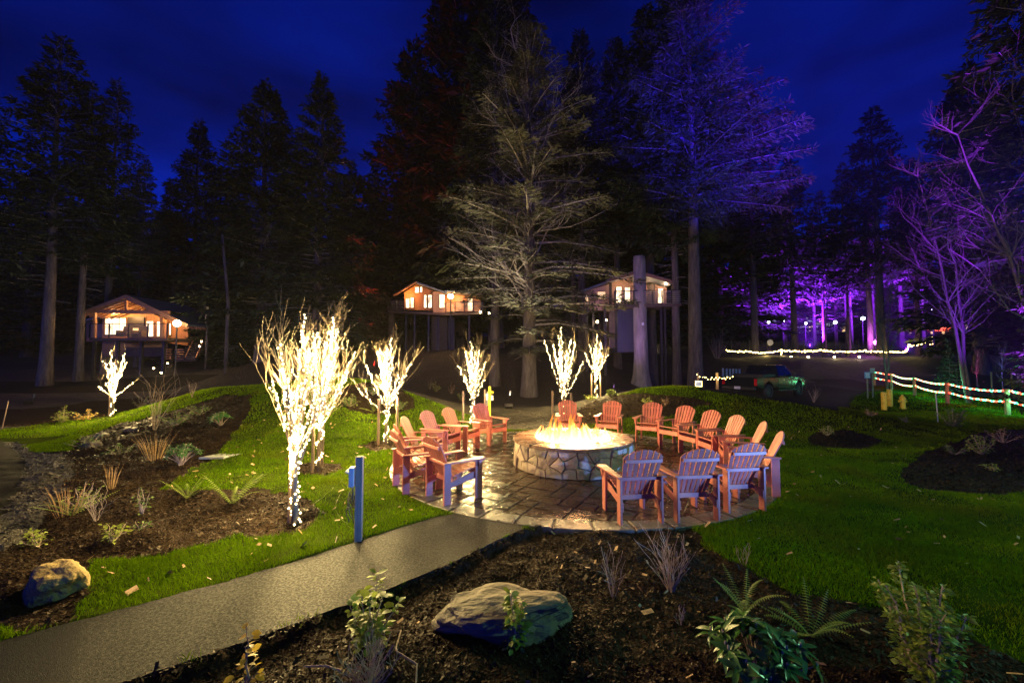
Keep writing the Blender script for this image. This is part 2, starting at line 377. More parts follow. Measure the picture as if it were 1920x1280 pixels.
Z_BEDL = poly_px([(60, 1180), (130, 1165), (150, 1120), (160, 1052), (290, 1046), (420, 1012), (520, 1004), (575, 995), (604, 970), (585, 942), (530, 922), (470, 915), (360, 926), (298, 918),
    (345, 890), (398, 862), (420, 836), (455, 792), (472, 762), (467, 740), (425, 741), (340, 766), (262, 786), (200, 803), (150, 822), (128, 846), (70, 850), (-40, 860), (-250, 900), (-250, 1180)])
Z_BEDL2 = poly_px([(-60, 800), (30, 800), (120, 790), (200, 782), (235, 772), (330, 745), (330, 738), (150, 755), (-60, 775)])
Z_GRAVEL = poly_px([(28, 828), (70, 850), (128, 850), (140, 890), (110, 930), (70, 985), (20, 1035), (-120, 1080), (-120, 830)])
Z_DRIVEL = poly_px([(-200, 812), (0, 825), (40, 850), (52, 885), (40, 920), (0, 965), (-200, 1010)])
Z_ISLE = poly_px([(626, 735), (660, 722), (700, 717), (745, 727), (778, 750), (778, 766), (745, 776), (690, 777), (650, 766), (632, 752)])
Z_T2 = poly_px([(545, 872), (590, 866), (640, 870), (650, 880), (610, 892), (560, 890)])
Z_T3 = poly_px([(678, 836), (700, 826), (740, 824), (765, 832), (740, 842), (700, 846)])
Z_MULCHR = poly_px([(1075, 775), (1115, 752), (1150, 742), (1200, 738), (1260, 742), (1310, 748), (1338, 757), (1290, 766), (1262, 781), (1200, 778), (1130, 790), (1085, 796)])
Z_SPOT = poly_px([(1512, 820), (1540, 808), (1590, 806), (1640, 818), (1652, 830), (1620, 842), (1560, 840), (1520, 832)])
Z_BEDR = poly_px([(1690, 903), (1700, 872), (1735, 848), (1790, 830), (1830, 814), (1900, 806), (2060, 806), (2060, 915), (1880, 928), (1800, 924), (1730, 918)])
Z_DRIVER = poly_px([(1310, 731), (1378, 726), (1500, 716), (1600, 712), (1640, 724), (1600, 745), (1570, 770), (1480, 756), (1400, 742)])
Z_GRASSR = poly_px([(1600, 745), (1640, 724), (1700, 720), (1800, 738), (2100, 770), (2300, 830), (1920, 806), (1700, 800), (1570, 770)])
Z_BACK = poly_px([(960, 798), (948, 785), (958, 760), (975, 745), (1020, 742), (1045, 752), (1060, 775), (1060, 800)])
CR_X = np.array([-60, -18, -16.9, -13.3, -10.1, -8.2, -5.7, -3.6, -1.7, -0.4, 1.0, 3.0, 4.9, 6.8, 9.5, 11.5, 13.8, 18, 60.0])
CR_Y = np.array([15.0, 15.3, 16.6, 16.8, 16.8, 16.9, 16.8, 16.0, 15.0, 14.2, 13.9, 15.6, 17.0, 17.6, 16.8, 15.6, 15.0, 15, 15.0])
LAWN, MULCH, FOREST, GRAVEL, ROAD = 0, 1, 2, 3, 4
def zone(x, y):
    x = np.asarray(x, float); y = np.asarray(y, float)
    jx = x + (vnoise(x * 5, y * 5, 1) - 0.5) * 0.14; jy = y + (vnoise(x * 5, y * 5, 2) - 0.5) * 0.14
    z = np.full(x.shape, LAWN)
    back = jy > np.interp(jx, CR_X, CR_Y); z[back] = FOREST
    z[(jx < -17)] = FOREST
    def put(P, v): z[inside(P, jx, jy)] = v
    put(Z_DRIVER, ROAD); put(Z_GRASSR, LAWN); put(Z_BACK, FOREST)
    put(Z_BEDL2, MULCH); put(Z_BEDL, MULCH); put(Z_GRAVEL, GRAVEL); put(Z_DRIVEL, ROAD)
    for P in (Z_ISLE, Z_T2, Z_T3, Z_MULCHR, Z_SPOT, Z_BEDR, Z_BEDC): put(P, MULCH)
    z[(y > 26) & (x < -22) & (y < 31)] = ROAD
    return z
def dist_poly(P, x, y):
    d = np.full(x.shape, 1e9); n = len(P)
    for i in range(n):
        a = P[i]; b = P[(i + 1) % n]; e = b - a; L2 = (e ** 2).sum() + 1e-12
        t = np.clip(((x - a[0]) * e[0] + (y - a[1]) * e[1]) / L2, 0, 1)
        d = np.minimum(d, np.hypot(x - a[0] - t * e[0], y - a[1] - t * e[1]))
    return d
def hfull(x, y):
    x = np.asarray(x, float); y = np.asarray(y, float)
    z = h0(x, y)
    inb = inside(Z_BEDC, x, y); d = dist_poly(Z_BEDC, x, y)
    dpa = dist_poly(Z_PATH, x, y)
    z = z - np.where(inb, 0.10 * sstep(0, 0.14, d) * (1 - 0.85 * sstep(0.15, 1.1, dpa)), 0)
    z = z + np.where(inb, (vnoise(x * 3, y * 3, 5) - 0.5) * 0.07 + (vnoise(x * 9, y * 9, 6) - 0.5) * 0.035, 0)
    inl = inside(Z_BEDL, x, y)
    z = z + np.where(inl, (vnoise(x * 2.2, y * 2.2, 5) - 0.45) * 0.14 + (vnoise(x * 8, y * 8, 6) - 0.5) * 0.04, 0)
    inp = inside(Z_PATH, x, y)
    z = np.where(inp, np.minimum(z, -0.0) - 0.09, z)
    dp = np.hypot(x - PC[0], y - PC[1])
    z = np.where(dp < PR - 0.03, -0.12, z)
    return z
def grow(a, b, s0, k):
    out = []; v = a; s = s0
    while v < b: out.append(v); v += s; s *= k
    out.append(b); return np.array(out)
gx = np.concatenate([-grow(14.0, 150, 0.1, 1.09)[::-1], np.arange(-13.92, 13.95, 0.08), grow(14.0, 150, 0.1, 1.09)])
gy = np.concatenate([np.arange(-8, 1.4, 0.35), np.arange(1.4, 18.6, 0.075), grow(18.6, 170, 0.09, 1.055)])
GX, GY = np.meshgrid(gx, gy); GZ = hfull(GX, GY)
nx, ny = len(gx), len(gy)
idx = np.arange(nx * ny).reshape(ny, nx)
Fq = np.stack([idx[:-1, :-1], idx[:-1, 1:], idx[1:, 1:], idx[1:, :-1]], -1).reshape(-1, 4)
V = np.stack([GX, GY, GZ], -1).reshape(-1, 3)
cx = V[Fq].mean(1); ZN = zone(cx[:, 0], cx[:, 1])
for zid, nm, mt in ((LAWN, 'lawn', 'grass_soil'), (MULCH, 'mulch_ground', 'mulch'), (FOREST, 'forest_ground', 'forest'), (GRAVEL, 'gravel_path', 'gravel'), (ROAD, 'driveway', 'road')):
    f = Fq[ZN == zid]
    u, inv = np.unique(f, return_inverse=True)
    o = link(nm, np_mesh(nm, V[u], inv.reshape(-1, 4), True), None, M[mt]); tag(o, kind='structure')

# the raised asphalt path
def ribbon_slab(up, lo, top, bot):
    mb = MB(); n = len(up)
    for side, z in ((up, top), (lo, top), (up, bot), (lo, bot)):
        for p in side: mb.v.append((p[0], p[1], z))
    for i in range(n - 1):
        a, b, c, d = i, n + i, 2 * n + i, 3 * n + i
        mb.f += [(a, b, b + 1, a + 1), (c, c + 1, d + 1, d), (b, d, d + 1, b + 1), (a, a + 1, c + 1, c)]
    mb.f += [(0, 2 * n, 3 * n, n), (n - 1, 2 * n - 1, 4 * n - 1, 3 * n - 1)]
    return mb
def resample(P, n):
    P = np.array([p[:2] for p in P]); s = np.concatenate([[0], np.cumsum(np.hypot(*np.diff(P, axis=0).T))])
    t = np.linspace(0, s[-1], n); return [(np.interp(q, s, P[:, 0]), np.interp(q, s, P[:, 1])) for q in t]
up = resample(path_up, 60); lo = resample(path_lo, 60)
rj = random.Random(3)
up = [(x + rj.uniform(-.012, .012), y + rj.uniform(-.015, .015)) for x, y in up]; lo = [(x + rj.uniform(-.008, .008), y + rj.uniform(-.01, .01)) for x, y in lo]
path = ribbon_slab(up, lo, 0.004, -0.22).build('path', M['asphalt']); tag(path, kind='structure')

# ------------------------------------------------------------------ grass blades, mulch chips, fallen leaves (nobody could count them)
rng = np.random.default_rng(11)
def scatter(n, x0, x1, y0, y1, dens):
    """n candidate points thinned by dens(x, y) in 0..1"""
    x = rng.uniform(x0, x1, n); y = rng.uniform(y0, y1, n)
    k = rng.uniform(0, 1, n) < dens(x, y); return x[k], y[k]
def in_view(x, y, m=0.75): return (np.abs(x) / np.maximum(y, 0.1) < 1.24 + m) & (y > 2.2)
def blades(x, y, hgt, wid):
    n = len(x); z = hfull(x, y); a = rng.uniform(0, 2 * np.pi, n); ln = rng.uniform(0.15, 0.85, n) * hgt; b = rng.uniform(0, 2 * np.pi, n)
    P = np.stack([x, y, z - 0.004], -1); d = np.stack([np.cos(a), np.sin(a), np.zeros(n)], -1) * wid[:, None] / 2
    tip = P + np.stack([np.cos(b) * ln, np.sin(b) * ln, hgt], -1)
    mid = (P + tip) / 2 + np.stack([np.zeros(n), np.zeros(n), hgt * 0.14], -1)
    return np.stack([P - d, P + d, mid + d * 0.7, tip, mid - d * 0.7], 1).reshape(-1, 3)
def on_lawn(x, y):
    k = (zone(x, y) == LAWN) & in_view(x, y); k &= np.hypot(x - PC[0], y - PC[1]) > PR + 0.02
    k &= ~inside(Z_PATH, x, y); return k
VV = []
for (n, x0, x1, y0, y1, hh, ww) in ((640000, -6.5, 14.0, 2.3, 7.5, 0.045, 0.006), (390000, -13, 17, 7.5, 12.5, 0.045, 0.010), (200000, -17, 22, 12.5, 19, 0.05, 0.017), (36000, 12, 34, 14, 30, 0.06, 0.03)):
    x, y = scatter(n, x0, x1, y0, y1, lambda x, y: on_lawn(x, y) * np.clip(1.9 * vnoise(x * 2.6, y * 2.6, 8) * (0.25 + 1.1 * vnoise(x * 0.8, y * 0.8, 12)) + 0.06, 0, 1))
    hg = hh * rng.uniform(0.5, 1.25, len(x)) * (0.6 + 0.8 * vnoise(x * 1.7, y * 1.7, 9))
    VV.append(blades(x, y, hg, ww * rng.uniform(0.7, 1.3, len(x))))
VV = np.concatenate(VV); n = len(VV) // 5
o = link('grass', np_mesh('grass', VV, np.arange(n * 5).reshape(n, 5)), None, M['grass']); tag(o, 'short damp green grass covering the lawns', 'grass', kind='stuff')

def chips(x, y, size, lift):
    n = len(x); z = hfull(x, y) + rng.uniform(-0.2, 1.0, n) * lift
    a = rng.uniform(0, 2 * np.pi, n); t1 = rng.normal(0, 0.45, n); t2 = rng.normal(0, 0.45, n)
    u = np.stack([np.cos(a), np.sin(a), t1], -1); v = np.stack([-np.sin(a), np.cos(a), t2], -1)
    asp = rng.uniform(0.2, 0.6, n); P = np.stack([x, y, z], -1)
    u *= size[:, None] / 2; v *= (size * asp)[:, None] / 2
    j = rng.uniform(0.6, 1.2, (n, 4, 1))
    return np.stack([P - u - v, P + u - v, P + u + v, P - u + v], 1) * 1 + (j - 1) * 0.3 * np.stack([-u - v, u - v, u + v, -u + v], 1)
CV = []
mul_ = lambda x, y: ((zone(x, y) == MULCH) & in_view(x, y) & ~inside(Z_PATH, x, y) & (np.hypot(x - PC[0], y - PC[1]) > PR)) * 1.0
for (n, x0, x1, y0, y1, sz) in ((260000, -7, 8, 2.3, 6.3, 0.019), (190000, -13, 16, 6.3, 12, 0.028), (50000, -18, 20, 12, 18, 0.05)):
    x, y = scatter(n, x0, x1, y0, y1, mul_)
    CV.append(chips(x, y, sz * rng.lognormal(0, 0.45, len(x)), sz * 0.5).reshape(-1, 3))
CV = np.concatenate(CV); n = len(CV) // 4
o = link('mulch_chips', np_mesh('mulch_chips', CV, np.arange(n * 4).reshape(n, 4)), None, M['chips']); tag(o, 'dark bark mulch chips covering the planting beds', 'mulch', kind='stuff')
x, y = scatter(60000, -14, -5, 5, 14, lambda x, y: ((zone(x, y) == GRAVEL) & in_view(x, y)) * 1.0)
GV = chips(x, y, 0.05 * rng.lognormal(0, 0.3, len(x)), 0.012).reshape(-1, 3); n = len(GV) // 4
o = link('gravel', np_mesh('gravel', GV, np.arange(n * 4).reshape(n, 4)), None, M['gravel']); tag(o, 'pale gravel verge beside the dark driveway', 'gravel', kind='stuff')
x, y = scatter(2600, -9, 12, 2.6, 13, lambda x, y: on_lawn(x, y) * np.where((x < 0), 0.5, 0.22) + 0.25 * (inside(Z_BEDC, x, y)) + 0.08 * inside(Z_PATH, x, y) * np.exp(-dist_poly(Z_PATH, x, y) / 0.18) + 0.012 * inside(Z_PATH, x, y))
LV = chips(x, y, 0.055 * rng.lognormal(0, 0.3, len(x)), 0.0)
LV[:, :, 2] += 0.035; LV = LV.reshape(-1, 3); n = len(LV) // 4
o = link('fallen_leaves', np_mesh('fallen_leaves', LV, np.arange(n * 4).reshape(n, 4)), None, M['deadleaf']); tag(o, 'brown fallen leaves scattered over grass and mulch', 'leaves', kind='stuff')
# ------------------------------------------------------------------ round patio: slab > pavers, border stones
def clip_circle(poly, c, r, n=72):
    for i in range(n):
        a = 2 * math.pi * (i + 0.5) / n; nx_, ny_ = math.cos(a), math.sin(a); rr = r * math.cos(math.pi / n)
        out = []
        for k in range(len(poly)):
            p, q = poly[k], poly[(k + 1) % len(poly)]
            dp = (p[0] - c[0]) * nx_ + (p[1] - c[1]) * ny_ - rr; dq = (q[0] - c[0]) * nx_ + (q[1] - c[1]) * ny_ - rr
            if dp <= 0: out.append(p)
            if dp * dq < 0:
                t = dp / (dp - dq); out.append((p[0] + t * (q[0] - p[0]), p[1] + t * (q[1] - p[1])))
        poly = out
        if len(poly) < 3: return []
    return poly
def dedupe(poly, e=0.02):
    out = []
    for p in poly:
        if not out or math.hypot(p[0] - out[-1][0], p[1] - out[-1][1]) > e: out.append(p)
    while len(out) > 2 and math.hypot(out[0][0] - out[-1][0], out[0][1] - out[-1][1]) < e: out.pop()
    return out
def area(poly): return abs(sum(poly[i][0] * poly[(i + 1) % len(poly)][1] - poly[(i + 1) % len(poly)][0] * poly[i][1] for i in range(len(poly)))) / 2
def shrink(poly, d):
    cx_ = sum(p[0] for p in poly) / len(poly); cy_ = sum(p[1] for p in poly) / len(poly)
    out = []
    for x, y in poly:
        L = math.hypot(x - cx_, y - cy_); k = max(0.2, 1 - d / max(L, 1e-6)); out.append((cx_ + (x - cx_) * k, cy_ + (y - cy_) * k))
    return out
def slab_piece(poly, z0, z1, bev=0.012):
    """top slightly inset for a chamfered edge"""
    n = len(poly); inn = shrink(poly, bev); mb = MB()
    mb.v = [(x, y, z0) for x, y in poly] + [(x, y, z1 - bev * 0.6) for x, y in poly] + [(x, y, z1) for x, y in inn]
    for i in range(n):
        j = (i + 1) % n; mb.f += [(i, j, n + j, n + i), (n + i, n + j, 2 * n + j, 2 * n + i)]
    mb.f.append(tuple(2 * n + i for i in range(n))); mb.f.append(tuple(reversed(range(n)))); return mb
patio = MB().lathe([(0.001, -0.10), (PR - 0.02, -0.10), (PR - 0.02, -0.012), (0.001, -0.012)], 96, (PC[0], PC[1], 0)).build('patio', M['joint']); tag(patio, kind='structure')
rp = random.Random(5); A0 = R(61); ca, sa = math.cos(A0), math.sin(A0); u = 0.30
N = 18; used = {}; cells = []
for j in range(-N, N):
    for i in range(-N, N):
        if (i, j) in used: continue
        w_, h_ = rp.choice([(1, 1), (2, 1), (1, 2), (2, 1), (2, 2), (3, 1)])
        while any((i + a, j + b) in used for a in range(w_) for b in range(h_)):
            if w_ > 1: w_ -= 1
            else: h_ -= 1
        for a in range(w_):
            for b in range(h_): used[(i + a, j + b)] = 1
        cells.append((i, j, w_, h_))
RI = 3.74
for i, j, w_, h_ in cells:
    g = 0.011
    q = [(i * u + g, j * u + g), ((i + w_ * 0.5) * u, j * u + g + rp.uniform(-.008, .008)), ((i + w_) * u - g, j * u + g), ((i + w_) * u - g + rp.uniform(-.008, .004), (j + h_ * .5) * u), ((i + w_) * u - g, (j + h_) * u - g), ((i + w_ * .5) * u, (j + h_) * u - g + rp.uniform(-.004, .008)), (i * u + g, (j + h_) * u - g)]
    q = [(PC[0] + x * ca - y * sa, PC[1] + x * sa + y * ca) for x, y in q]
    q = dedupe(clip_circle(q, PC, RI))
    if len(q) < 3 or area(q) < 0.008: continue
    cxm = sum(p[0] for p in q) / len(q); cym = sum(p[1] for p in q) / len(q)
    if max(math.hypot(p[0] - FC[0], p[1] - FC[1]) for p in q) < FR - 0.06: continue
    t = rp.uniform(-0.003, 0.003)
    mb = slab_piece([(x - cxm, y - cym) for x, y in q], -0.011, t)
    s1, s2 = rp.uniform(-.006, .006), rp.uniform(-.006, .006); n_ = len(mb.v)
    mb.v = [(x, y, z + (x * s1 + y * s2 if z > -0.01 else 0)) for x, y, z in mb.v]
    o = mb.build('paver', M['paver'], patio); o.location = (cxm, cym, 0)
NB = 46
for k in range(NB):
    a0 = 2 * math.pi * k / NB + 0.004; a1 = 2 * math.pi * (k + 1) / NB - 0.004
    q = [(PC[0] + r_ * math.cos(a), PC[1] + r_ * math.sin(a)) for r_, aa in ((RI + 0.02, (a0, (a0 + a1) / 2, a1)), (PR, (a1, (a0 + a1) / 2, a0))) for a in aa]
    slab_piece(q, -0.10, 0.012 + rp.uniform(-.002, .002), 0.014).build('border_stone', M['border'], patio)

# ------------------------------------------------------------------ fire pit
FH = 0.60
pit = empty('fire_pit', (FC[0], FC[1], 0), 0, 'round stone fire pit with a glowing cap ring in the middle of the patio', 'fire pit')
MB().lathe([(FR - 0.34, 0.0), (FR - 0.045, 0.0), (FR - 0.045, FH - 0.05), (FR - 0.34, FH - 0.05)], 72, closed=True).build('pit_core', M['mortar'], pit)
MB().lathe([(0.001, 0.05), (FR - 0.36, 0.05), (FR - 0.36, FH - 0.14), (0.001, FH - 0.14)], 48).build('burner_bed', M['lava'], pit)
CIRC = 2 * math.pi * FR; rs = random.Random(12); seeds = []
for row in range(3):
    m_ = [30, 26, 31][row]
    for k in range(m_):
        seeds.append(((k + 0.5 * (row % 2) + rs.uniform(-.36, .36)) * CIRC / m_, (row + 0.5 + rs.uniform(-.34, .34)) * (FH - 0.06) / 3))
def halfplane(poly, p, nrm):
    out = []
    for k in range(len(poly)):
        a, b = poly[k], poly[(k + 1) % len(poly)]
        da = (a[0] - p[0]) * nrm[0] + (a[1] - p[1]) * nrm[1]; db = (b[0] - p[0]) * nrm[0] + (b[1] - p[1]) * nrm[1]
        if da <= 0: out.append(a)
        if da * db < 0: t = da / (da - db); out.append((a[0] + t * (b[0] - a[0]), a[1] + t * (b[1] - a[1])))
    return out
allseeds = [(x + d * CIRC, y) for x, y in seeds for d in (-1, 0, 1)]
for sx, sy in seeds:
    poly = [(sx - 0.45, 0.0), (sx + 0.45, 0.0), (sx + 0.45, FH - 0.06), (sx - 0.45, FH - 0.06)]
    for ox, oy in allseeds:
        if (ox, oy) == (sx, sy) or abs(ox - sx) > 0.95: continue
        poly = halfplane(poly, ((sx + ox) / 2, (sy + oy) / 2), (ox - sx, (oy - sy)))
        if len(poly) < 3: break
    poly = dedupe(poly, 0.015)
    if len(poly) < 3 or area(poly) < 0.003: continue
    poly = shrink(poly, 0.003); pr = rs.uniform(0.0, 0.055)
    pl = []
    for k in range(len(poly)):
        p, q = poly[k], poly[(k + 1) % len(poly)]; pl += [p, ((p[0] + q[0]) / 2 + rs.uniform(-.008, .008), (p[1] + q[1]) / 2 + rs.uniform(-.008, .008))]
    n_ = len(pl); inn = shrink(pl, 0.014); mb = MB()
    def cyl(x, y, r_): a = -x / FR; return (r_ * math.sin(a) * -1, r_ * math.cos(a) * -1, y)
    mb.v = [cyl(x, y, FR - 0.05) for x, y in pl] + [cyl(x, y, FR - 0.012 + pr * .6) for x, y in pl] + [cyl(x, y, FR + 0.004 + pr + rs.uniform(-.006, .006)) for x, y in inn]
    mxy = (sum(p[0] for p in inn) / n_, sum(p[1] for p in inn) / n_); mb.v.append(cyl(mxy[0], mxy[1], FR + 0.014 + pr))
    for i in range(n_):
        j = (i + 1) % n_; mb.f += [(i, j, n_ + j, n_ + i), (n_ + i, n_ + j, 2 * n_ + j, 2 * n_ + i), (2 * n_ + i, 2 * n_ + j, 3 * n_)]
    mb.build('stone', M['stone'], pit)
NC = 13
for k in range(NC):
    a0 = 2 * math.pi * (k + rs.uniform(-.1, .1)) / NC; a1 = 2 * math.pi * (k + 1) / NC - 0.012
    r0, r1 = FR - 0.42 + rs.uniform(-.02, .02), FR + 0.045 + rs.uniform(-.02, .02); st = 5
    q = [(r1 * math.cos(a0 + (a1 - a0) * i / st), r1 * math.sin(a0 + (a1 - a0) * i / st)) for i in range(st + 1)] + [(r0 * math.cos(a0 + (a1 - a0) * i / st), r0 * math.sin(a0 + (a1 - a0) * i / st)) for i in reversed(range(st + 1))]
    slab_piece(q, FH - 0.058, FH + rs.uniform(-.004, .004), 0.012).build('capstone', M['cap'], pit)
rv = np.random.default_rng(4); mb = MB()
for k in range(150):
    a = rv.uniform(0, 6.28); r_ = (FR - 0.44) * math.sqrt(rv.uniform(0, 1)); s_ = rv.uniform(0.03, 0.06)
    mb.ball((r_ * math.cos(a), r_ * math.sin(a), FH - 0.13 + rv.uniform(0, .03)), s_, 5, 4, (1, rv.uniform(.7, 1.2), rv.uniform(.6, 1)))
o = mb.build('lava_rocks', M['lava'], pit); tag(o, kind='stuff')

# flames
fm = bpy.data.materials.new('flame'); fm.use_nodes = True; n = fm.node_tree.nodes; L = fm.node_tree.links
for q in list(n): n.remove(q)
out = n.new('ShaderNodeOutputMaterial'); mixs = n.new('ShaderNodeMixShader'); tr = n.new('ShaderNodeBsdfTransparent'); em = n.new('ShaderNodeEmission')
tc = n.new('ShaderNodeTexCoord'); sp = n.new('ShaderNodeSeparateXYZ'); L.new(tc.outputs['Object'], sp.inputs[0])
cr = n.new('ShaderNodeValToRGB'); cr.color_ramp.elements[0].position = 0.0; cr.color_ramp.elements[0].color = (1, 0.62, 0.22, 1)
cr.color_ramp.elements[1].position = 0.75; cr.color_ramp.elements[1].color = (1, 0.30, 0.045, 1)
mz = n.new('ShaderNodeMapRange'); mz.inputs[1].default_value = 0.0; mz.inputs[2].default_value = 0.5
L.new(sp.outputs['Z'], mz.inputs[0]); L.new(mz.outputs[0], cr.inputs[0]); L.new(cr.outputs[0], em.inputs[0])
ms = n.new('ShaderNodeMapRange'); ms.inputs[1].default_value = 0.0; ms.inputs[2].default_value = 0.46; ms.inputs[3].default_value = 8; ms.inputs[4].default_value = 1.3
L.new(sp.outputs['Z'], ms.inputs[0]); L.new(ms.outputs[0], em.inputs[1])
fz = n.new('ShaderNodeTexNoise'); fz.inputs['Scale'].default_value = 9; L.new(tc.outputs['Object'], fz.inputs[0])
fa = n.new('ShaderNodeMapRange'); fa.inputs[1].default_value = 0.35; fa.inputs[2].default_value = 0.62; fa.inputs[3].default_value = 0.25; fa.inputs[4].default_value = 0.85
L.new(fz.outputs[0], fa.inputs[0]); L.new(fa.outputs[0], mixs.inputs[0]); L.new(tr.outputs[0], mixs.inputs[1]); L.new(em.outputs[0], mixs.inputs[2]); L.new(mixs.outputs[0], out.inputs[0])
fm.cycles.emission_sampling = 'NONE'
M['flame'] = fm
fire = empty('fire', (FC[0], FC[1], FH - 0.10), 0, 'low white-hot gas flames burning in the stone fire pit', 'fire')
rf = random.Random(8)
for k in range(110):
    a = rf.uniform(0, 2 * math.pi); rr = 0.86 * math.sqrt(rf.uniform(0.0, 1)); hh = (rf.uniform(0.12, 0.24) if k % 3 else rf.uniform(0.28, 0.56)) * (1.2 - 0.55 * rr)
    if k % 9 == 0: hh *= 1.4
    x0, y0 = rr * math.cos(a), rr * math.sin(a); ph = rf.uniform(0, 6); ax = rf.uniform(0, 6)
    P = []; rad = []
    for i in range(8):
        t = i / 7; P.append((x0 + 0.05 * t * math.sin(ph + 4 * t) - x0 * 0.12 * t, y0 + 0.05 * t * math.cos(ax + 3 * t) - y0 * .12 * t, t * hh))
        rad.append((0.07 + 0.04 * rf.random() if k % 3 else 0.045) * max(0.02, (1 - t) ** 0.8 * (0.7 + 0.9 * t)))
    MB().tube(P, rad, 7).build('flame_tongue', M['flame'], fire, smooth=True)
for (dx, dy, pw) in ((0.35, 0.25, 210), (-0.4, 0.15, 210), (0.05, -0.2, 210), (0, 0.1, 210)):
    light('fire_glow', 'POINT', (dx, dy, 0.38), (1.0, 0.47, 0.18), pw, 0.16, fire)

# ------------------------------------------------------------------ chairs
def make_chair():
    t = empty('adirondack_chair', (0, 0, 0))
    mt = M['chair']; bv = 0.004
    b0 = Vector((0, -0.13, 0.335)); tilt = Vector((0, -0.36, 0.76)).normalized(); nrm = Vector((0, 0.76, 0.36)).normalized()
    hs = [0.735, 0.785, 0.815, 0.825, 0.815, 0.785, 0.735]
    for i in range(7):
        k = i - 3; xb = k * 0.066; L_ = hs[i]
        def pt(s, off):   # s along, off across
            return b0 + tilt * s + Vector((xb * (1 + 0.36 * s / 0.8) + off * (1 + 0.30 * s / 0.8), 0, 0))
        w2 = 0.0262; dl = 0.026 * (k / 3.0)
        top = [pt(L_ - 0.012 + (-dl if s_ > 0 else dl) * 0 - abs(k) * 0.012 * (s_ * (1 if k > 0 else -1) if k else 1), s_ * w2) for s_ in (1, 0.5, 0, -0.5, -1)]
        poly = [pt(0, -w2), pt(0, w2)] + top
        MB().prism(poly, nrm * -0.022).build('back_slat', mt, t, bv)
    zs = lambda y: 0.355 + (y + 0.2) * 0.115 / 0.5
    for i in range(6):
        y = -0.13 + i * 0.088
        MB().box((0, y, zs(y) + 0.060), (0.53 if y < 0.2 else 0.56, 0.078, 0.022), (0.22, 0, 0)).build('seat_slat', mt, t, bv)
    MB().box((0, 0.352, 0.395), (0.56, 0.022, 0.11), (0.1, 0, 0)).build('front_apron', mt, t, bv)
    for s_ in (-1, 1):
        MB().box((s_ * 0.305, 0.285, 0.325), (0.034, 0.135, 0.65)).build('leg', mt, t, bv)
        MB().box((s_ * 0.305, -0.315, 0.325), (0.034, 0.125, 0.65)).build('leg', mt, t, bv)
        poly = [(s_ * 0.27, 0.34, 0.335), (s_ * 0.27, 0.34, 0.465), (s_ * 0.27, 0.1, 0.43), (s_ * 0.27, -0.375, 0.315), (s_ * 0.27, -0.375, 0.19), (s_ * 0.27, -0.2, 0.255), (s_ * 0.27, 0.1, 0.315)]
        MB().prism(poly, (s_ * 0.017, 0, 0)).build('side_rail', mt, t, bv)
        arm = [(s_ * 0.255, 0.37), (s_ * 0.40, 0.37), (s_ * 0.41, 0.25), (s_ * 0.385, -0.05), (s_ * 0.36, -0.40), (s_ * 0.285, -0.40), (s_ * 0.275, -0.1)]
        MB().prism([(x, y, 0.652) for x, y in arm], (0, 0, 0.024)).build('arm', mt, t, bv)
        MB().prism([(s_ * 0.338, 0.35, 0.651), (s_ * 0.338, 0.26, 0.651), (s_ * 0.338, 0.275, 0.50)], (s_ * 0.02, 0, 0)).build('arm_bracket', mt, t, 0.003)
    MB().box((0, -0.318, 0.630), (0.572, 0.024, 0.05)).build('back_brace', mt, t, bv)
    # bowed upper brace
    P = [Vector((x, -0.435 - 0.018 * math.cos(x * 4), 0.905)) for x in np.linspace(-0.27, 0.27, 7)]
    mb = MB()
    for p in P:
        for dy, dz in ((0.0, -0.024), (-0.024, -0.024), (-0.024, 0.024), (0.0, 0.024)): mb.v.append((p.x, p.y + dy, p.z + dz))
    for i in range(6):
        for k in range(4): mb.f.append((i * 4 + k, i * 4 + (k + 1) % 4, i * 4 + 4 + (k + 1) % 4, i * 4 + 4 + k))
    mb.f += [(0, 1, 2, 3), (27, 26, 25, 24)]
    mb.build('back_brace', mt, t, 0.003)
    MB().prism([(-0.285, -0.175, 0.30), (0.285, -0.175, 0.30), (0.25, -0.175, 0.37), (-0.25, -0.175, 0.37)], (0, -0.022, 0)).build('back_brace', mt, t, 0.003)
    return t
chair0 = make_chair()
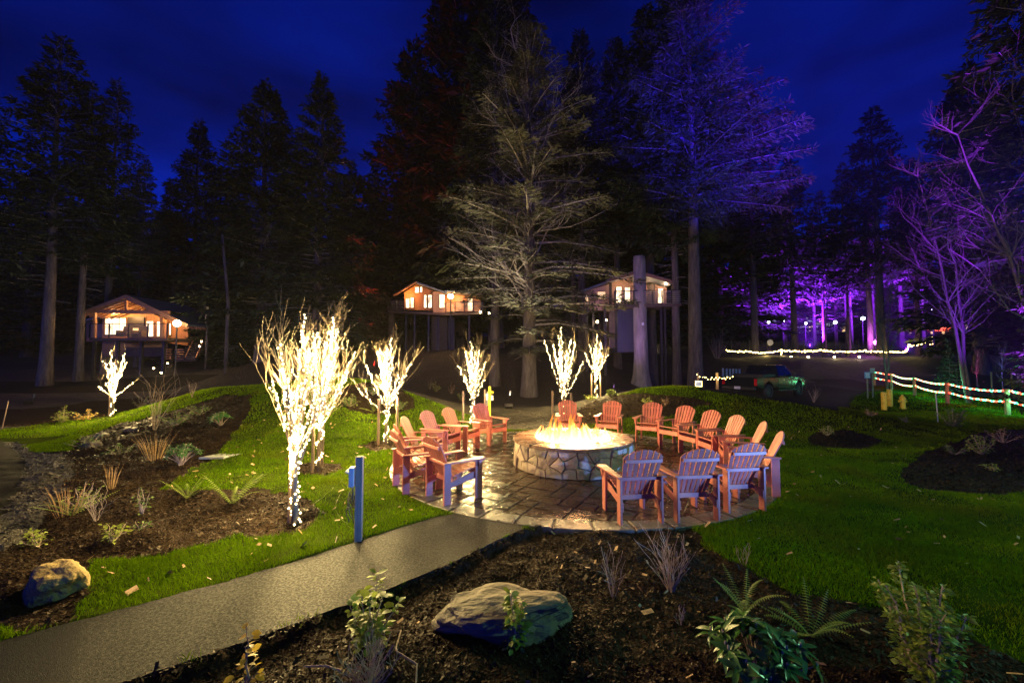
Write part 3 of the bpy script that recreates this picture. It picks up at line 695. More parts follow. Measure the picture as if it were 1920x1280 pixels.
# x, y, turn away from the fire (degrees), label
CHAIRS = [
    (1.78, 6.32, 0, 'red slatted chair seen from behind, nearest the path gap right of the fire pit front'),
    (2.62, 6.40, -17, 'red slatted chair seen from behind, middle of the three with backs to the viewer'),
    (3.52, 6.80, -28, 'red slatted chair seen from behind, rightmost of the three with backs to the viewer'),
    (4.30, 7.55, 6, 'red slatted chair seen edge on, at the right rim of the patio'),
    (4.72, 8.72, -4, 'pale-lit garden chair facing the fire, half hidden behind a chair back at the right'),
    (4.72, 9.56, 0, 'pale-lit garden chair facing left to the fire, second of the closely set right-hand row'),
    (4.62, 10.40, 4, 'pale-lit chair facing left, at the far end of the close right-hand row'),
    (4.45, 11.35, 2, 'orange-lit slatted chair right of the fire standing just before the grass slope'),
    (3.98, 12.15, 12, 'orange-red slatted chair facing the viewer between the lone back chair and the right-hand row'),
    (2.92, 12.55, 4, 'orange-red slatted chair alone on the far side, just right of the flames'),
    (1.72, 12.75, 0, 'orange-red slatted chair directly behind the flames'),
    (-0.62, 11.85, 8, 'red slatted chair under the lit tree beyond the patio, beside the gap at the back'),
    (-1.30, 10.95, 2, 'red slatted chair facing the fire, second from the back on the left side'),
    (-1.72, 10.28, -6, 'red slatted chair facing the fire, third from the back on the left side'),
    (-1.95, 9.32, -4, 'pinkish-lit slatted chair facing right, behind the two edge-on chairs at the left rim'),
    (-1.86, 8.42, 8, 'slatted chair seen almost edge on at the left rim, the farther of two'),
    (-1.72, 7.72, 4, 'slatted chair seen almost edge on at the left rim, the nearer of two'),
    (-0.98, 7.18, -8, 'brown-lit chair with bluish legs seen from behind, nearest to the post with the outlet box'),
]
_k = {}
for q in bpy.data.objects:
    if q.parent: _k.setdefault(q.parent.name, []).append(q)
for i, (x, y, da, lab) in enumerate(CHAIRS):
    c = chair0 if i == 0 else copy_tree(chair0, None, _k)
    c.location = (x, y, 0.004); c.rotation_euler = (0, 0, math.atan2(FC[1] - y, FC[0] - x) - math.pi / 2 + R(da) + 0.05 * math.sin(i * 2.7))
    tag(c, lab, 'chair', 'chairs around the fire pit')
# ------------------------------------------------------------------ bare young trees wound with fairy lights
def branchlets(mb, p, d, L, r, rng_, depth=0, n=5, sides=4, up=0.25, wob=0.16):
    """a curved limb and its twigs; returns its polyline"""
    P = [Vector(p)]; d = Vector(d).normalized(); k = 6
    for i in range(k):
        d = (d + Vector((rng_.gauss(0, wob), rng_.gauss(0, wob), rng_.gauss(0, wob) + up * 0.16))).normalized(); P.append(P[-1] + d * (L / k))
    rad = [max(0.0022, r * (1 - 0.82 * i / k)) for i in range(k + 1)]
    mb.tube(P, rad, sides, False)
    if depth > 0:
        for j in range(n):
            i = rng_.randint(1, k); t = P[i]; a = rng_.uniform(0, 2 * math.pi)
            side = Vector((math.cos(a), math.sin(a), 0)); dd = (P[i] - P[i - 1]).normalized()
            nd = (dd * 0.75 + side * rng_.uniform(0.4, 0.85) + Vector((0, 0, 0.25))).normalized()
            branchlets(mb, t, nd, L * rng_.uniform(0.35, 0.62), rad[i] * 0.55, rng_, depth - 1, max(2, n - 2), 3, up, wob)
    return P
def bulb_mesh(pts, r):
    """all bulbs of one string as one mesh of small octahedral beads"""
    base = np.array([(0, 0, 1.3), (1, 0, .2), (0.31, .95, .2), (-.81, .59, .2), (-.81, -.59, .2), (.31, -.95, .2), (0, 0, -.9)]) * r
    F = np.array([(0, 1, 2), (0, 2, 3), (0, 3, 4), (0, 4, 5), (0, 5, 1), (6, 2, 1), (6, 3, 2), (6, 4, 3), (6, 5, 4), (6, 1, 5)])
    pts = np.array(pts); V = (pts[:, None, :] + base[None]).reshape(-1, 3); n_ = len(pts)
    FF = (F[None] + (np.arange(n_) * 7)[:, None, None]).reshape(-1, 3); return V, FF
def along(P, s0, s1, step, wrap_r, turns, rng_):
    """points on a spiral round a polyline"""
    A = np.array([tuple(p) for p in P]); s = np.concatenate([[0], np.cumsum(np.linalg.norm(np.diff(A, axis=0), axis=1))]); L_ = s[-1]
    m = max(2, int((s1 - s0) * L_ / step)); t = np.linspace(s0 * L_, s1 * L_, m)
    C = np.stack([np.interp(t, s, A[:, i]) for i in range(3)], -1); a = np.linspace(0, turns * 2 * np.pi * (s1 - s0) * L_, m) + rng_.uniform(0, 6)
    C[:, 0] += np.cos(a) * wrap_r; C[:, 1] += np.sin(a) * wrap_r; return C
def lit_tree(px, py, ztop_px, seed, fork, limbs, label, watts, nlamp=5, twig=4, brad=0.017, Y=None, spread=1.0, bstep=0.047):
    g = gp(px, py) if Y is None else Vector((atd(px, py, Y).x, Y, atd(px, py, Y).z))
    H = atd(px, ztop_px, g.y).z - g.z; rg = random.Random(seed)
    t = empty('bare_tree', (g.x, g.y, g.z - 0.03), 0, label, 'tree', 'bare trees wound with fairy lights')
    tr_ = MB(); tw = MB(); tops = []
    hf = H * fork; lean = rg.uniform(-.03, .03)
    trunk = [Vector((lean * z * 0.5 + 0.012 * math.sin(z * 3 + seed), 0.01 * math.cos(z * 2 + seed), z)) for z in np.linspace(0, hf, 7)]
    tr_.tube(trunk, [0.05 - 0.015 * i / 6 for i in range(7)], 7)
    polys = [(trunk, 0.05, 1.0, 0.062)]
    limbs = limbs + [(dx * .55 + rg.uniform(-.04, .04), min(.9, top * rg.uniform(.8, .95)), y0) for dx, top, y0 in limbs[:5]]
    for (dx, top, y0) in limbs:      # dx: sideways at the tip as a share of height, top: tip height share, y0: start share of the trunk
        st = trunk[min(6, int(y0 * 6))]; tip = Vector((dx * .82 * H * spread, rg.uniform(-.14, .14) * H * spread, top * H))
        n_ = 8; P = []
        for i in range(n_ + 1):
            q = i / n_; e = q ** 0.92
            P.append(Vector((st.x + (tip.x - st.x) * e + rg.gauss(0, .006), st.y + (tip.y - st.y) * e + rg.gauss(0, .012), st.z + (tip.z - st.z) * q)))
        tr_.tube(P, [0.026 * (1 - 0.75 * i / n_) for i in range(n_ + 1)], 5, False)
        polys.append((P, 0.0, rg.uniform(0.94, 1.0), 0.018))
        for j in range(int(twig * 1.2)):
            i = rg.randint(2, n_); a = rg.uniform(0, 6.28); dd = (P[i] - P[i - 1]).normalized()
            nd = dd * 0.9 + Vector((math.cos(a) * 0.42, math.sin(a) * 0.42, 0.25)) + Vector((dx, 0, 0)) * 0.5
            branchlets(tw, P[i], nd, H * rg.uniform(0.12, 0.22), 0.0024, rg, 1, 3, 3, 0.5, 0.09)
    tr_.build('trunk', M['twig'], t, smooth=True); tw.build('twigs', M['twig'], t)['kind'] = 'stuff'
    s = empty('string_lights', (g.x, g.y, g.z - 0.03), 0, 'warm white fairy lights wound round the ' + label.replace('lit bare young tree, ', 'tree ').replace(' lit bare young tree,', ' tree'), 'string lights', 'fairy light strings wound round trees')
    pts = []; wr = MB()
    for P, a, b, wrp in polys:
        for rep in range(2 if wrp > 0.05 else 1):
            C = along(P, a, b, bstep, wrp, 2.6 if wrp > .05 else 3.2, rg); pts.append(C)
            if rep == 0: wr.tube([Vector(c) for c in C], 0.004, 3, False)
    pts = np.concatenate(pts); pts += np.random.default_rng(seed).normal(0, 0.012, pts.shape)
    Vb, Fb = bulb_mesh(pts, brad); wr.build('wire', M['wire'], s)
    o = link('bulbs', np_mesh('bulbs', Vb, Fb), s, M['bulb']); o['kind'] = 'stuff'
    for k in range(nlamp):
        zz = H * (0.26 + 0.62 * (k + 0.5) / nlamp); c = pts[np.argmin(np.abs(pts[:, 2] - zz) + rg.random() * 0.02)]
        light('bulb_glow', 'POINT', (c[0], c[1] - 0.03, c[2]), (1.0, 0.72, 0.28), watts * 2.4 / nlamp, 0.03, s)
    return t, g, H
#VASE = [(-.10, .93, .9), (.02, 1.0, 1), (.12, .9, .95), (-.22, .78, .85), (.22, .76, .9), (.06, .85, 1), (-.05, .7, 1)]
LT = []
LT.append(lit_tree(553, 982, 560, 21, 0.36, [(-.13, .66, .85), (-.03, .95, 1), (.10, .86, 1), (.02, .80, 1), (.20, .70, .95), (.10, .62, .8), (-.07, .62, 1)], 'tallest lit bare young tree, beside a dark stake in mulch', 520, 7, 6))
LT.append(lit_tree(598, 882, 572, 22, 0.30, [(-.12, .8, 1), (.03, .97, 1), (.13, .88, 1), (-.02, .85, 1), (.22, .72, 1), (.08, .76, .9), (.17, .60, .9), (-.16, .62, 1)], 'lit bare young tree, just behind the tallest one with two stakes', 1150, 7, 6))
LT.append(lit_tree(724, 830, 622, 23, 0.30, [(-.24, .72, 1), (.0, .99, 1), (-.12, .84, 1), (.10, .80, 1), (.24, .74, 1), (-.26, .50, .9), (.16, .62, 1)], 'lit bare young tree, standing between two stakes left of the chairs', 1300, 6, 5))
LT.append(lit_tree(885, 802, 633, 24, 0.34, [(-.20, .70, 1), (.0, .97, 1), (-.08, .86, 1), (.09, .88, 1), (.18, .74, 1), (.16, .55, .95), (-.05, .75, 1)], 'lit bare young tree, right behind the chairs beside the yellow post', 900, 6, 4, Y=14.2))
LT.append(lit_tree(1056, 782, 608, 25, 0.27, [(-.25, .85, .9), (-.02, .99, 1), (-.12, .80, 1), (.18, .82, 1), (.26, .62, .8), (.06, .74, 1), (.12, .86, 1)], 'lit bare young tree, spreading like a fan behind the flames', 800, 5, 3, Y=15.6))
LT.append(lit_tree(1117, 746, 621, 26, 0.36, [(-.18, .70, 1), (.0, .99, 1), (-.09, .83, 1), (.10, .84, 1), (.20, .66, 1), (.13, .55, .95)], 'lit bare young tree, on the mulch mound below the pink treehouse', 600, 4, 4, Y=18.0))
LT.append(lit_tree(211, 781, 650, 27, 0.42, [(-.20, .82, .9), (.0, .98, 1), (.10, .92, 1), (.24, .66, .85), (-.20, .48, .7), (.22, .50, .8), (.06, .8, 1), (-.05, .6, 1)], 'lit bare young tree, alone below the far-left cabin', 900, 5, 1))

# wooden stakes
def stake(px, py0, py1, Y, wpx, label, m='stake'):
    b = atd(px, py1, Y); t = atd(px, py0, Y); r_ = wpx * Y / FPX / 2
    o = MB().tube([(0, 0, -0.25), (0.004, 0, (t.z - b.z) * 0.5), (0.0, 0.004, t.z - b.z)], [r_, r_ * 1.02, r_ * 0.96], 9).build('tree_stake', M[m])
    o.location = b; return tag(o, label, 'stake', 'stakes beside the young trees')
g = LT[0][1]; stake(543, 805, 983, g.y + 0.06, 8, 'dark round stake beside the trunk of the tallest lit tree')
g = LT[1][1]; stake(586, 800, 884, g.y - 0.1, 6, 'left stake of the lit tree behind the tallest one'); stake(604, 790, 868, g.y + 0.35, 5, 'right stake of the lit tree behind the tallest one')
g = LT[2][1]; stake(709, 748, 836, g.y - 0.25, 5, 'left stake of the lit tree left of the chairs'); stake(744, 744, 827, g.y + 0.15, 5, 'right stake of the lit tree left of the chairs')
g = LT[3][1]; stake(868, 733, 790, g.y, 4, 'left stake of the lit tree behind the red chairs'); stake(909, 730, 790, g.y, 4, 'right stake of the lit tree behind the red chairs')
g = LT[4][1]; stake(1036, 733, 788, g.y - .3, 4, 'left stake of the fan-shaped lit tree'); stake(1071, 736, 780, g.y, 4, 'right stake of the fan-shaped lit tree')
g = LT[5][1]; stake(1109, 700, 746, g.y, 3, 'left stake of the lit tree on the mound'); stake(1126, 697, 743, g.y, 3, 'right stake of the lit tree on the mound')
g = LT[6][1]; stake(205, 715, 783, g.y, 4, 'pale stake beside the lit tree at the far left')
# ------------------------------------------------------------------ conifers
def conifer_meshes(seed, H, base, Rm, shape=0.85, droop=0.30, rise=0.12, dens=1.0, r0=0.38, step=0.42, nb=6, limb=0.03, barebelow=0.0, spray=1.0, gap=0.15, irr=0.0, thin=1.0):
    """trunk, limbs and needle sprays of one fir, height H, crown from base*H, widest radius Rm"""
    rg = np.random.default_rng(seed); rr = random.Random(seed)
    tk = MB(); P = []; n_ = 14
    for i in range(n_ + 1):
        q = i / n_; P.append(Vector((0.12 * math.sin(q * 5 + seed) * q, 0.12 * math.cos(q * 4 + seed) * q, H * q)))
    rad = [r0 * (1.25 if i == 0 else 1) * (1 - 0.94 * (i / n_) ** 1.1) for i in range(n_ + 1)]
    tk.tube(P, rad, 10, False)
    lm = MB(); Q = []; zb = base * H; z = zb - barebelow * H
    while z < H - 0.25:
        t = max(0.0, (z - zb) / (H - zb)); bare = z < zb
        prof = ((1 - t) ** shape) * min(1.0, 0.5 + t * 5) * (0.75 if bare else 1)
        for b in range(nb if not bare else 2):
            if rr.random() < gap: continue
            a = rr.uniform(0, 6.283); L = max(0.25, Rm * prof * rr.uniform(0.62 - irr * .6, 1.12 + irr * .25)); m_ = 7
            rs_ = rise + 0.35 * t ** 2 + irr * rr.uniform(-.45, .45); dr = droop * (1 - 0.5 * t)
            s = np.linspace(0, 1, m_); zz = z + rr.uniform(-.2, .2)
            ax = np.stack([np.cos(a + 0.15 * s * rr.uniform(-1, 1)) * s * L, np.sin(a + 0.12 * s) * s * L, zz + L * (rs_ * s - dr * s ** 2 + 0.10 * s ** 4)], -1)
            lm.tube([Vector(p) for p in ax[:: 2 if not bare else 1]], [max(0.012, limb * (L / 3) * (1 - 0.85 * q)) for q in np.linspace(0, 1, len(ax[:: 2 if not bare else 1]))], 3, False)
            if bare: continue
            k = max(4, int(L * 9.0 * dens)); sp = rg.uniform(0.10, 1.0, k) ** 0.8
            c = np.stack([np.interp(sp, s, ax[:, i]) for i in range(3)], -1)
            side = rg.choice([-1, 1], k); fw = np.array([math.cos(a), math.sin(a), 0]); lt = np.array([-math.sin(a), math.cos(a), 0])
            Wd = (0.20 + 0.36 * L) * (1.04 - sp) ** 0.75 * rg.uniform(0.5, 1.1, k); uu = rg.uniform(0, 1, k) ** 0.8
            sd = fw[None] * rg.uniform(0.45, 0.8, k)[:, None] + lt[None] * (side * rg.uniform(0.5, 0.95, k))[:, None]
            c = c + sd * (uu * Wd)[:, None]; c[:, 2] -= (uu * Wd) ** 1.5 * (0.16 + 0.3 * droop) * rg.uniform(0.3, 1.3, k) + rg.normal(0, 0.05, k)
            ln = 0.52 * spray * rg.uniform(0.55, 1.35, k) * (1.1 - 0.35 * t)
            d = sd + rg.normal(0, 0.25, (k, 3)); d[:, 2] += rg.uniform(-0.75, 0.05, k) + 0.35 * t; d /= np.linalg.norm(d, axis=1)[:, None]
            up = rg.normal(0, 0.45, (k, 3)); up[:, 2] += 1; wv = np.cross(d, up); wv /= np.linalg.norm(wv, axis=1)[:, None]
            w_ = ln * rg.uniform(0.12, 0.24, k) * thin
            tip = c + d * ln[:, None]; mid = c + d * (ln * 0.42)[:, None]
            Q.append(np.stack([c, mid + wv * w_[:, None], tip, mid - wv * w_[:, None]], 1))
        z += step * (0.8 + 0.4 * rr.random()) * (1 - 0.35 * t)
    Q = np.concatenate(Q).reshape(-1, 3); nq = len(Q) // 4
    return tk.mesh('trunk', None, smooth=True), lm.mesh('limbs'), np_mesh('crown', Q, np.arange(nq * 4).reshape(nq, 4))
VAR = {}
def variety(key, needle='needle', bark='bark', limb_m='deadwood', **kw):
    a, b, c = conifer_meshes(**kw); a.materials.append(M[bark]); b.materials.append(M[limb_m]); c.materials.append(M[needle])
    VAR[key] = (a, b, c, kw['H'])









variety('tall', seed=1, H=25, base=0.38, Rm=4.4, shape=0.72, barebelow=0.18, r0=0.36, dens=3.0, spray=.9, thin=.75)
variety('tallb', seed=2, H=25, base=0.32, Rm=4.8, shape=0.78, barebelow=0.12, r0=0.34, gap=0.2, dens=3.0, spray=.9, thin=.75)
variety('broad', seed=3, H=24, base=0.08, Rm=5.4, shape=0.74, r0=0.40, dens=3.2, spray=1.0, thin=.8, nb=7)
variety('broadb', seed=4, H=24, base=0.06, Rm=6.2, shape=0.86, r0=0.42, dens=3.2, spray=1.0, thin=.8, nb=7)
variety('narrow', seed=5, H=25, base=0.40, Rm=2.8, shape=0.55, r0=0.28, step=0.36, barebelow=0.1, dens=3.0, spray=.9, thin=.75)
variety('full', seed=6, H=22, base=0.04, Rm=5.0, shape=0.92, r0=0.34, dens=3.2, spray=1.0, thin=.8, nb=7)
variety('old', seed=7, H=26, base=0.13, Rm=5.6, shape=0.50, droop=0.50, rise=0.24, r0=0.40, dens=6.0, thin=.55, nb=5, limb=0.05, needle='needlepale', barebelow=0.05, gap=0.2, spray=.62, step=.5, irr=0.35)
variety('blue', seed=8, H=26, base=0.38, Rm=5.8, shape=0.60, droop=0.30, r0=0.42, dens=7.0, thin=.55, nb=6, limb_m='bark', spray=.62, step=.42, irr=0.25)
variety('small', seed=9, H=7, base=0.05, Rm=1.7, shape=0.9, r0=0.09, step=0.24, dens=2.0, spray=0.7, limb=0.02)
def conifer(key, px, Y, top_px, label, group=None, wide=1.0, rz=None, name='conifer', bark=None):
    a, b, c, H = VAR[key]; x = atd(px, 640, Y).x; z = gz(x, Y)
    s = (atd(px, top_px, Y).z - z) / H
    t = empty(name, (x, Y, z - 0.15), rz if rz is not None else random.uniform(0, 6.28), label, 'tree', group)
    t.scale = (s * wide, s * wide, s)
    for nm, me in (('trunk', a), ('limbs', b), ('crown', c)):
        o = link(nm, me, t)
        if nm == 'limbs': o['kind'] = 'stuff'
    return t
G1 = 'conifers behind the left cabin'; G2 = 'conifers between the cabins'; G3 = 'tall conifers round the treehouses'; G4 = 'conifers on the right'
# left
conifer('tallb', -70, 27, 120, 'dark conifer cut by the left edge of the picture', G1)
conifer('tall', 88, 29, 62, 'tallest conifer at the far left, with a thick bare pale trunk', G1, 1.05)
conifer('tall', 150, 31, 150, 'conifer with a bare trunk just left of the lit cabin', G1, 0.85)
conifer('tallb', 200, 35, 143, 'slim conifer whose trunk rises behind the left cabin roof', G1, 0.85)
conifer('tallb', 258, 42, 290, 'thin dark conifer directly above the ridge of the left cabin', G1, 0.8)
conifer('broad', 360, 46, 222, 'dark pointed conifer standing alone in the sky gap right of the left cabin', G1, 0.9)
conifer('full', 310, 50, 330, 'dark conifer low in the gap behind the left cabin', G1)
conifer('broad', 488, 35, 150, 'broad dark conifer, left one of the pair above the tallest lit tree', G2, 1.1)
conifer('broadb', 594, 33, 132, 'broad dark conifer, right one of the pair above the tallest lit tree', G2, 0.95)
conifer('small', 325, 40, 492, 'small green fir right of the left cabin lamp', G1, 1.25, name='young_fir')
conifer('full', 425, 36, 330, 'mid-height conifer left of the tallest lit tree, with a visible slim trunk', G2, 0.75)
conifer('full', 655, 46, 300, 'dark conifer in the gap left of the reddish tree', G2, 0.95)
conifer('broadb', 770, 47, 70, 'big conifer glowing dull red, left of the big spruce', G2, 1.05)
conifer('broad', 860, 48, -90, 'very tall dark conifer leaving the top of the picture, left of the big spruce', G2, 1.0)
conifer('broad', 930, 46, -130, 'very tall dark conifer leaving the picture top, just behind the big spruce', G2, 1.0)
conifer('tall', 928, 27, -40, 'conifer with a thick bare trunk left of the big spruce trunk', G2, 0.8)
OLD = conifer('old', 992, 24.5, 50, 'big sprawling spruce with pale bare branches, in the middle behind the fire', None, 1.32, 0.4, name='spruce')
conifer('tallb', 1092, 33, 48, 'blue-black conifer with twin-looking pale trunk, right of the big spruce', G3, 0.9)
conifer('narrow', 1076, 34, 130, 'slim pale trunk left of the pink treehouse', G3, 0.8)
conifer('narrow', 1158, 36, 68, 'narrow spire-shaped conifer just left of the treehouse gable', G3, 0.95)
conifer('narrow', 1222, 33, 10, 'slender conifer rising behind the ridge of the treehouse', G3, 1.15)
conifer('tallb', 1268, 31, -50, 'conifer with bare trunk at the right end of the treehouse deck', G3, 0.7)
BLUE = conifer('blue', 1303, 29, -60, 'large conifer lit deep blue, with a thick pale trunk right of the treehouse', None, 1.0, 1.2)
conifer('tallb', 1415, 48, 150, 'blue-black conifer to the right of the blue-lit tree', G4, 0.9)
conifer('tallb', 1490, 49, 288, 'shorter dark conifer right of the blue-lit tree', G4, 1.1)
conifer('tallb', 1546, 50, 352, 'small dark conifer top in the low sky gap', G4, 0.8)
conifer('tallb', 1652, 46, 196, 'black pointed conifer standing alone against the sky at the right', G4, 1.15)
conifer('tallb', 1590, 48, 300, 'dark conifer on the left shoulder of the black pointed one', G4, 0.8)
conifer('tallb', 1722, 48, 290, 'dark conifer on the right shoulder of the black pointed one', G4, 0.9)
conifer('broad', 1838, 40, 120, 'dark conifer half behind the bare purple tree', G4, 1.1)
conifer('tallb', 1960, 19, -180, 'big conifer reaching in from the right edge, with violet-lit boughs', G4, 1.0)
conifer('full', 1985, 15, 330, 'spruce cut by the right edge with grey-green bough tips', G4, 0.8)
conifer('small', 1778, 25.5, 628, 'young fir lit green behind the rope-light fence', None, 0.9, name='young_fir')
# the violet-lit grove and the black mass behind
rt = random.Random(4)
for i, px in enumerate([1400, 1440, 1478, 1520, 1560, 1605, 1650, 1700, 1745, 1800, 1860, 1920]):
    conifer(rt.choice(['tallb', 'tall', 'narrow', 'full']), px + rt.uniform(-12, 12), rt.uniform(57, 70), rt.uniform(330, 420), 'violet-lit conifer in the far grove behind the pale string of lights', 'conifers of the violet-lit grove', 0.9)
for i, px in enumerate([-180, -120, -20, 40, 110, 230, 300, 400, 450, 540, 640, 700, 740, 820, 890, 960, 1030, 1060, 1130, 1190, 1250, 1340, 1390]):
    conifer(rt.choice(['broad', 'broadb', 'full', 'tallb']), px + rt.uniform(-14, 14), rt.uniform(50, 64), rt.uniform(310, 400) if px < 760 else rt.uniform(200, 300), 'black conifer in the unlit mass of forest behind the cabins', 'black forest behind the cabins', 1.35)
for i in range(46):
    px = -260 + i * 50; conifer(rt.choice(['broad', 'broadb', 'full']), px + rt.uniform(-20, 20), rt.uniform(68, 84), rt.uniform(400, 480), 'black conifer in the unlit mass of forest behind the cabins', 'black forest behind the cabins', 1.5)
# thin far trunks seen between
for px, Y, w_, y0, lab in ((386, 33, 4, 500, 'thin leaning trunk beside the left cabin lamp'), (424, 31, 6, 400, 'slim straight trunk right of the left cabin'), (484, 36, 5, 470, 'slim trunk left of the tallest lit tree')):
    b = atd(px, 660, Y); top = atd(px - 6, y0, Y); r_ = w_ * Y / FPX / 2
    o = MB().tube([(0, 0, -.5), (0.05, 0, (top.z - b.z) * .5), (top.x - b.x, 0, top.z - b.z)], [r_ * 1.1, r_, r_ * .7], 7).build('bare_tree', M['bark'], None, smooth=True)
    o.location = (b.x, Y, gz(b.x, Y)); tag(o, lab, 'tree trunk', 'thin bare trunks')
# the big spruce's bare upswept branches
rg = random.Random(31); mb = MB(); inv = 1 / OLD.scale[2]
for k in range(80):
    z = rg.uniform(0.22, 0.9) * 26; a = rg.uniform(0, 6.28); L_ = rg.uniform(1.8, 5.6) * (1.1 - 0.55 * z / 26)
    branchlets(mb, (0, 0, z), (math.cos(a), math.sin(a), rg.uniform(-0.1, 0.75)), L_, 0.05, rg, 2, 5, 4, 0.6, 0.2)
mb.build('bare_branches', M['deadwood'], OLD)['kind'] = 'stuff'

# the topped trunk in front of the treehouse
b = gp(1203, 724); top = atd(1199, 481, b.y); r_ = 13 * b.y / FPX
prof = [(r_ * 1.75, -0.3), (r_ * 1.45, 0.15), (r_ * 1.15, 0.9), (r_ * 1.0, 2.2), (r_ * 0.93, 5), (r_ * 0.86, (top.z - b.z) * 0.97), (r_ * 0.80, top.z - b.z)]
mb = MB().lathe(prof, 22); rg = random.Random(2)
mb.v = [(x * (1 + 0.05 * math.sin(5 * math.atan2(y, x) + z)) - 0.05 * (z / 8), y * (1 + 0.05 * math.cos(4 * math.atan2(y, x))), z) for x, y, z in mb.v]
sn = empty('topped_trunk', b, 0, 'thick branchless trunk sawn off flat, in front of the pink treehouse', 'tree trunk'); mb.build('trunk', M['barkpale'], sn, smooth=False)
mk = MB().box((0, -r_ * 1.0, 4.6), (0.16, 0.03, 0.22)).build('number_tag', M['white'], sn, 0.005)

# ------------------------------------------------------------------ bare broadleaf trees on the right, lit violet
def bare_tree(px, Y, top_px, lean_px, label, seed, trunks=2, group='bare trees on the right'):
    x = atd(px, 640, Y).x; z = gz(x, Y); H = atd(px, top_px, Y).z - z; t = empty('bare_tree', (x, Y, z - 0.1), 0, label, 'tree', group); rg = random.Random(seed)
    for k in range(trunks):
        mb = MB(); tw = MB(); lx = lean_px[k % len(lean_px)] * Y / FPX; P = []
        for i in range(10):
            q = i / 9; P.append(Vector((lx * q ** 1.1 + rg.gauss(0, 0.04), rg.gauss(0, .05) + 0.3 * q * (k - .5), H * q * (1 - 0.08 * k))))
        mb.tube(P, [0.065 * (H / 9) * (1 - 0.9 * i / 9) + 0.012 for i in range(10)], 7, False)
        for j in range(26):
            i = rg.randint(3, 9); a = rg.uniform(0, 6.28); L_ = H * rg.uniform(.16, .36) * (1.15 - 0.6 * i / 9)
            branchlets(tw, P[i], (math.cos(a), math.sin(a) * .8, rg.uniform(.3, 1.1)), L_, 0.02 * (H / 9), rg, 2, 5, 3, 0.4, 0.13)
        mb.build('trunk', M['barkdark'], t, smooth=True); tw.build('branches', M['barkdark'], t)['kind'] = 'stuff'
    return t
bare_tree(1812, 23, 330, [-80, -20], 'bare tree with two leaning trunks lit violet and blue', 3)
bare_tree(1985, 18, 200, [-60, -160], 'bare twisting tree at the right edge with bright violet limbs', 5)
bare_tree(1660, 33, 505, [-20, 18], 'small bare tree beside the pink lamp', 8)
# ------------------------------------------------------------------ the three cabins
class Frame:
    """a facade plane: picture points are turned into metres on a vertical plane at depth Y, relative to the thing's base"""
    def __init__(s, root, Y, base): s.root, s.Y, s.b = root, Y, Vector(base)
    def p(s, px, py, dy=0.0):
        q = atd(px, py, s.Y + dy); return Vector((q.x - s.b.x, s.Y - s.b.y + dy, q.z - s.b.z))
    def pb(s, px, py, dy0, dy1): return s.p(px, py, dy0) + Vector((0, dy1 - dy0, 0))
    def panel(s, name, pts, thick, m, dy=0.0, parent=None, bevel=0):
        return MB().prism([s.p(x, y, dy) for x, y in pts], (0, thick, 0)).build(name, M[m], parent or s.root, bevel)
    def rect(s, name, x0, y0, x1, y1, thick, m, dy=0.0, parent=None): return s.panel(name, [(x0, y1), (x1, y1), (x1, y0), (x0, y0)], thick, m, dy, parent)
    def window(s, x0, y0, x1, y1, m='window', mull=0, dy=0.0, fr=0.9, rails=0, name='window', skew=0):
        """frame of four bars (with mullions), lit pane a little behind"""
        mb = MB(); f = fr * s.Y / FPX * 0.5
        a, b, c, d = s.p(x0, y1, dy), s.p(x1, y1 + skew, dy), s.p(x1, y0 + skew, dy), s.p(x0, y0, dy); dep = 0.10
        o = Vector((0, -0.04, 0))
        for u, v in ((a, b), (b, c), (c, d), (d, a)): mb.bar(u + o, v + o, f, dep, (0, 1, 0))
        for k in range(mull):
            q = (k + 1) / (mull + 1); mb.bar(a.lerp(b, q) + o, d.lerp(c, q) + o, f * .7, dep * .8, (0, 1, 0))
        for k in range(rails):
            q = (k + 1) / (rails + 1); mb.bar(a.lerp(d, q) + o, b.lerp(c, q) + o, f * .6, dep * .7, (0, 1, 0))
        w_ = mb.build(name, M['trim'], s.root)
        o2 = Vector((0, -0.028, 0)); MB().prism([a + o2, b + o2, c + o2, d + o2], (0, 0.012, 0)).build('pane', M[m], w_)
        return w_
    def railing(s, pts, dy, h, posts, cables=7, name='railing'):
        """pts: floor-level picture points; posts and cables as sub-parts"""
        P = [s.p(x, y, d) for (x, y), d in zip(pts, dy)]
        mb = MB()
        for a, b in zip(P, P[1:]): mb.bar(a + Vector((0, 0, h)), b + Vector((0, 0, h)), 0.09, 0.05)
        r_ = mb.build(name, M['steel'], s.root)
        cb = MB()
        for a, b in zip(P, P[1:]):
            for k in range(cables):
                z = Vector((0, 0, h * (k + 0.7) / (cables + 0.4))); cb.tube([a + z, b + z], 0.014, 4)
        cb.build('cables', M['grey'], r_)
        for a, b, n_ in zip(P, P[1:], posts):
            for k in range(n_ + 1):
                q = a.lerp(b, k / n_); MB().box(q + Vector((0, 0, h / 2)), (0.075, 0.075, h)).build('post', M['steel'], r_)
        return r_
    def posts(s, lst, y0, wpx, m='steel', dy=0.0, name='stilt'):
        for x, ybot in lst:
            a = s.p(x, y0, dy); b = Vector((a.x, a.y, gz(a.x + s.b.x, s.Y + dy) - s.b.z - 0.3)); w_ = wpx * s.Y / FPX
            MB().box((a + b) / 2, (w_, w_, (a - b).length)).build(name, M[m], s.root)
def slab(root, base, a, b, c, d, th, m, name):
    """thin solid from four 3-D corners (relative), thickness upwards"""
    n = (Vector(b) - Vector(a)).cross(Vector(d) - Vector(a)).normalized()
    if n.z < 0: n = -n
    return MB().prism([a, b, c, d], n * th).build(name, M[m], root)

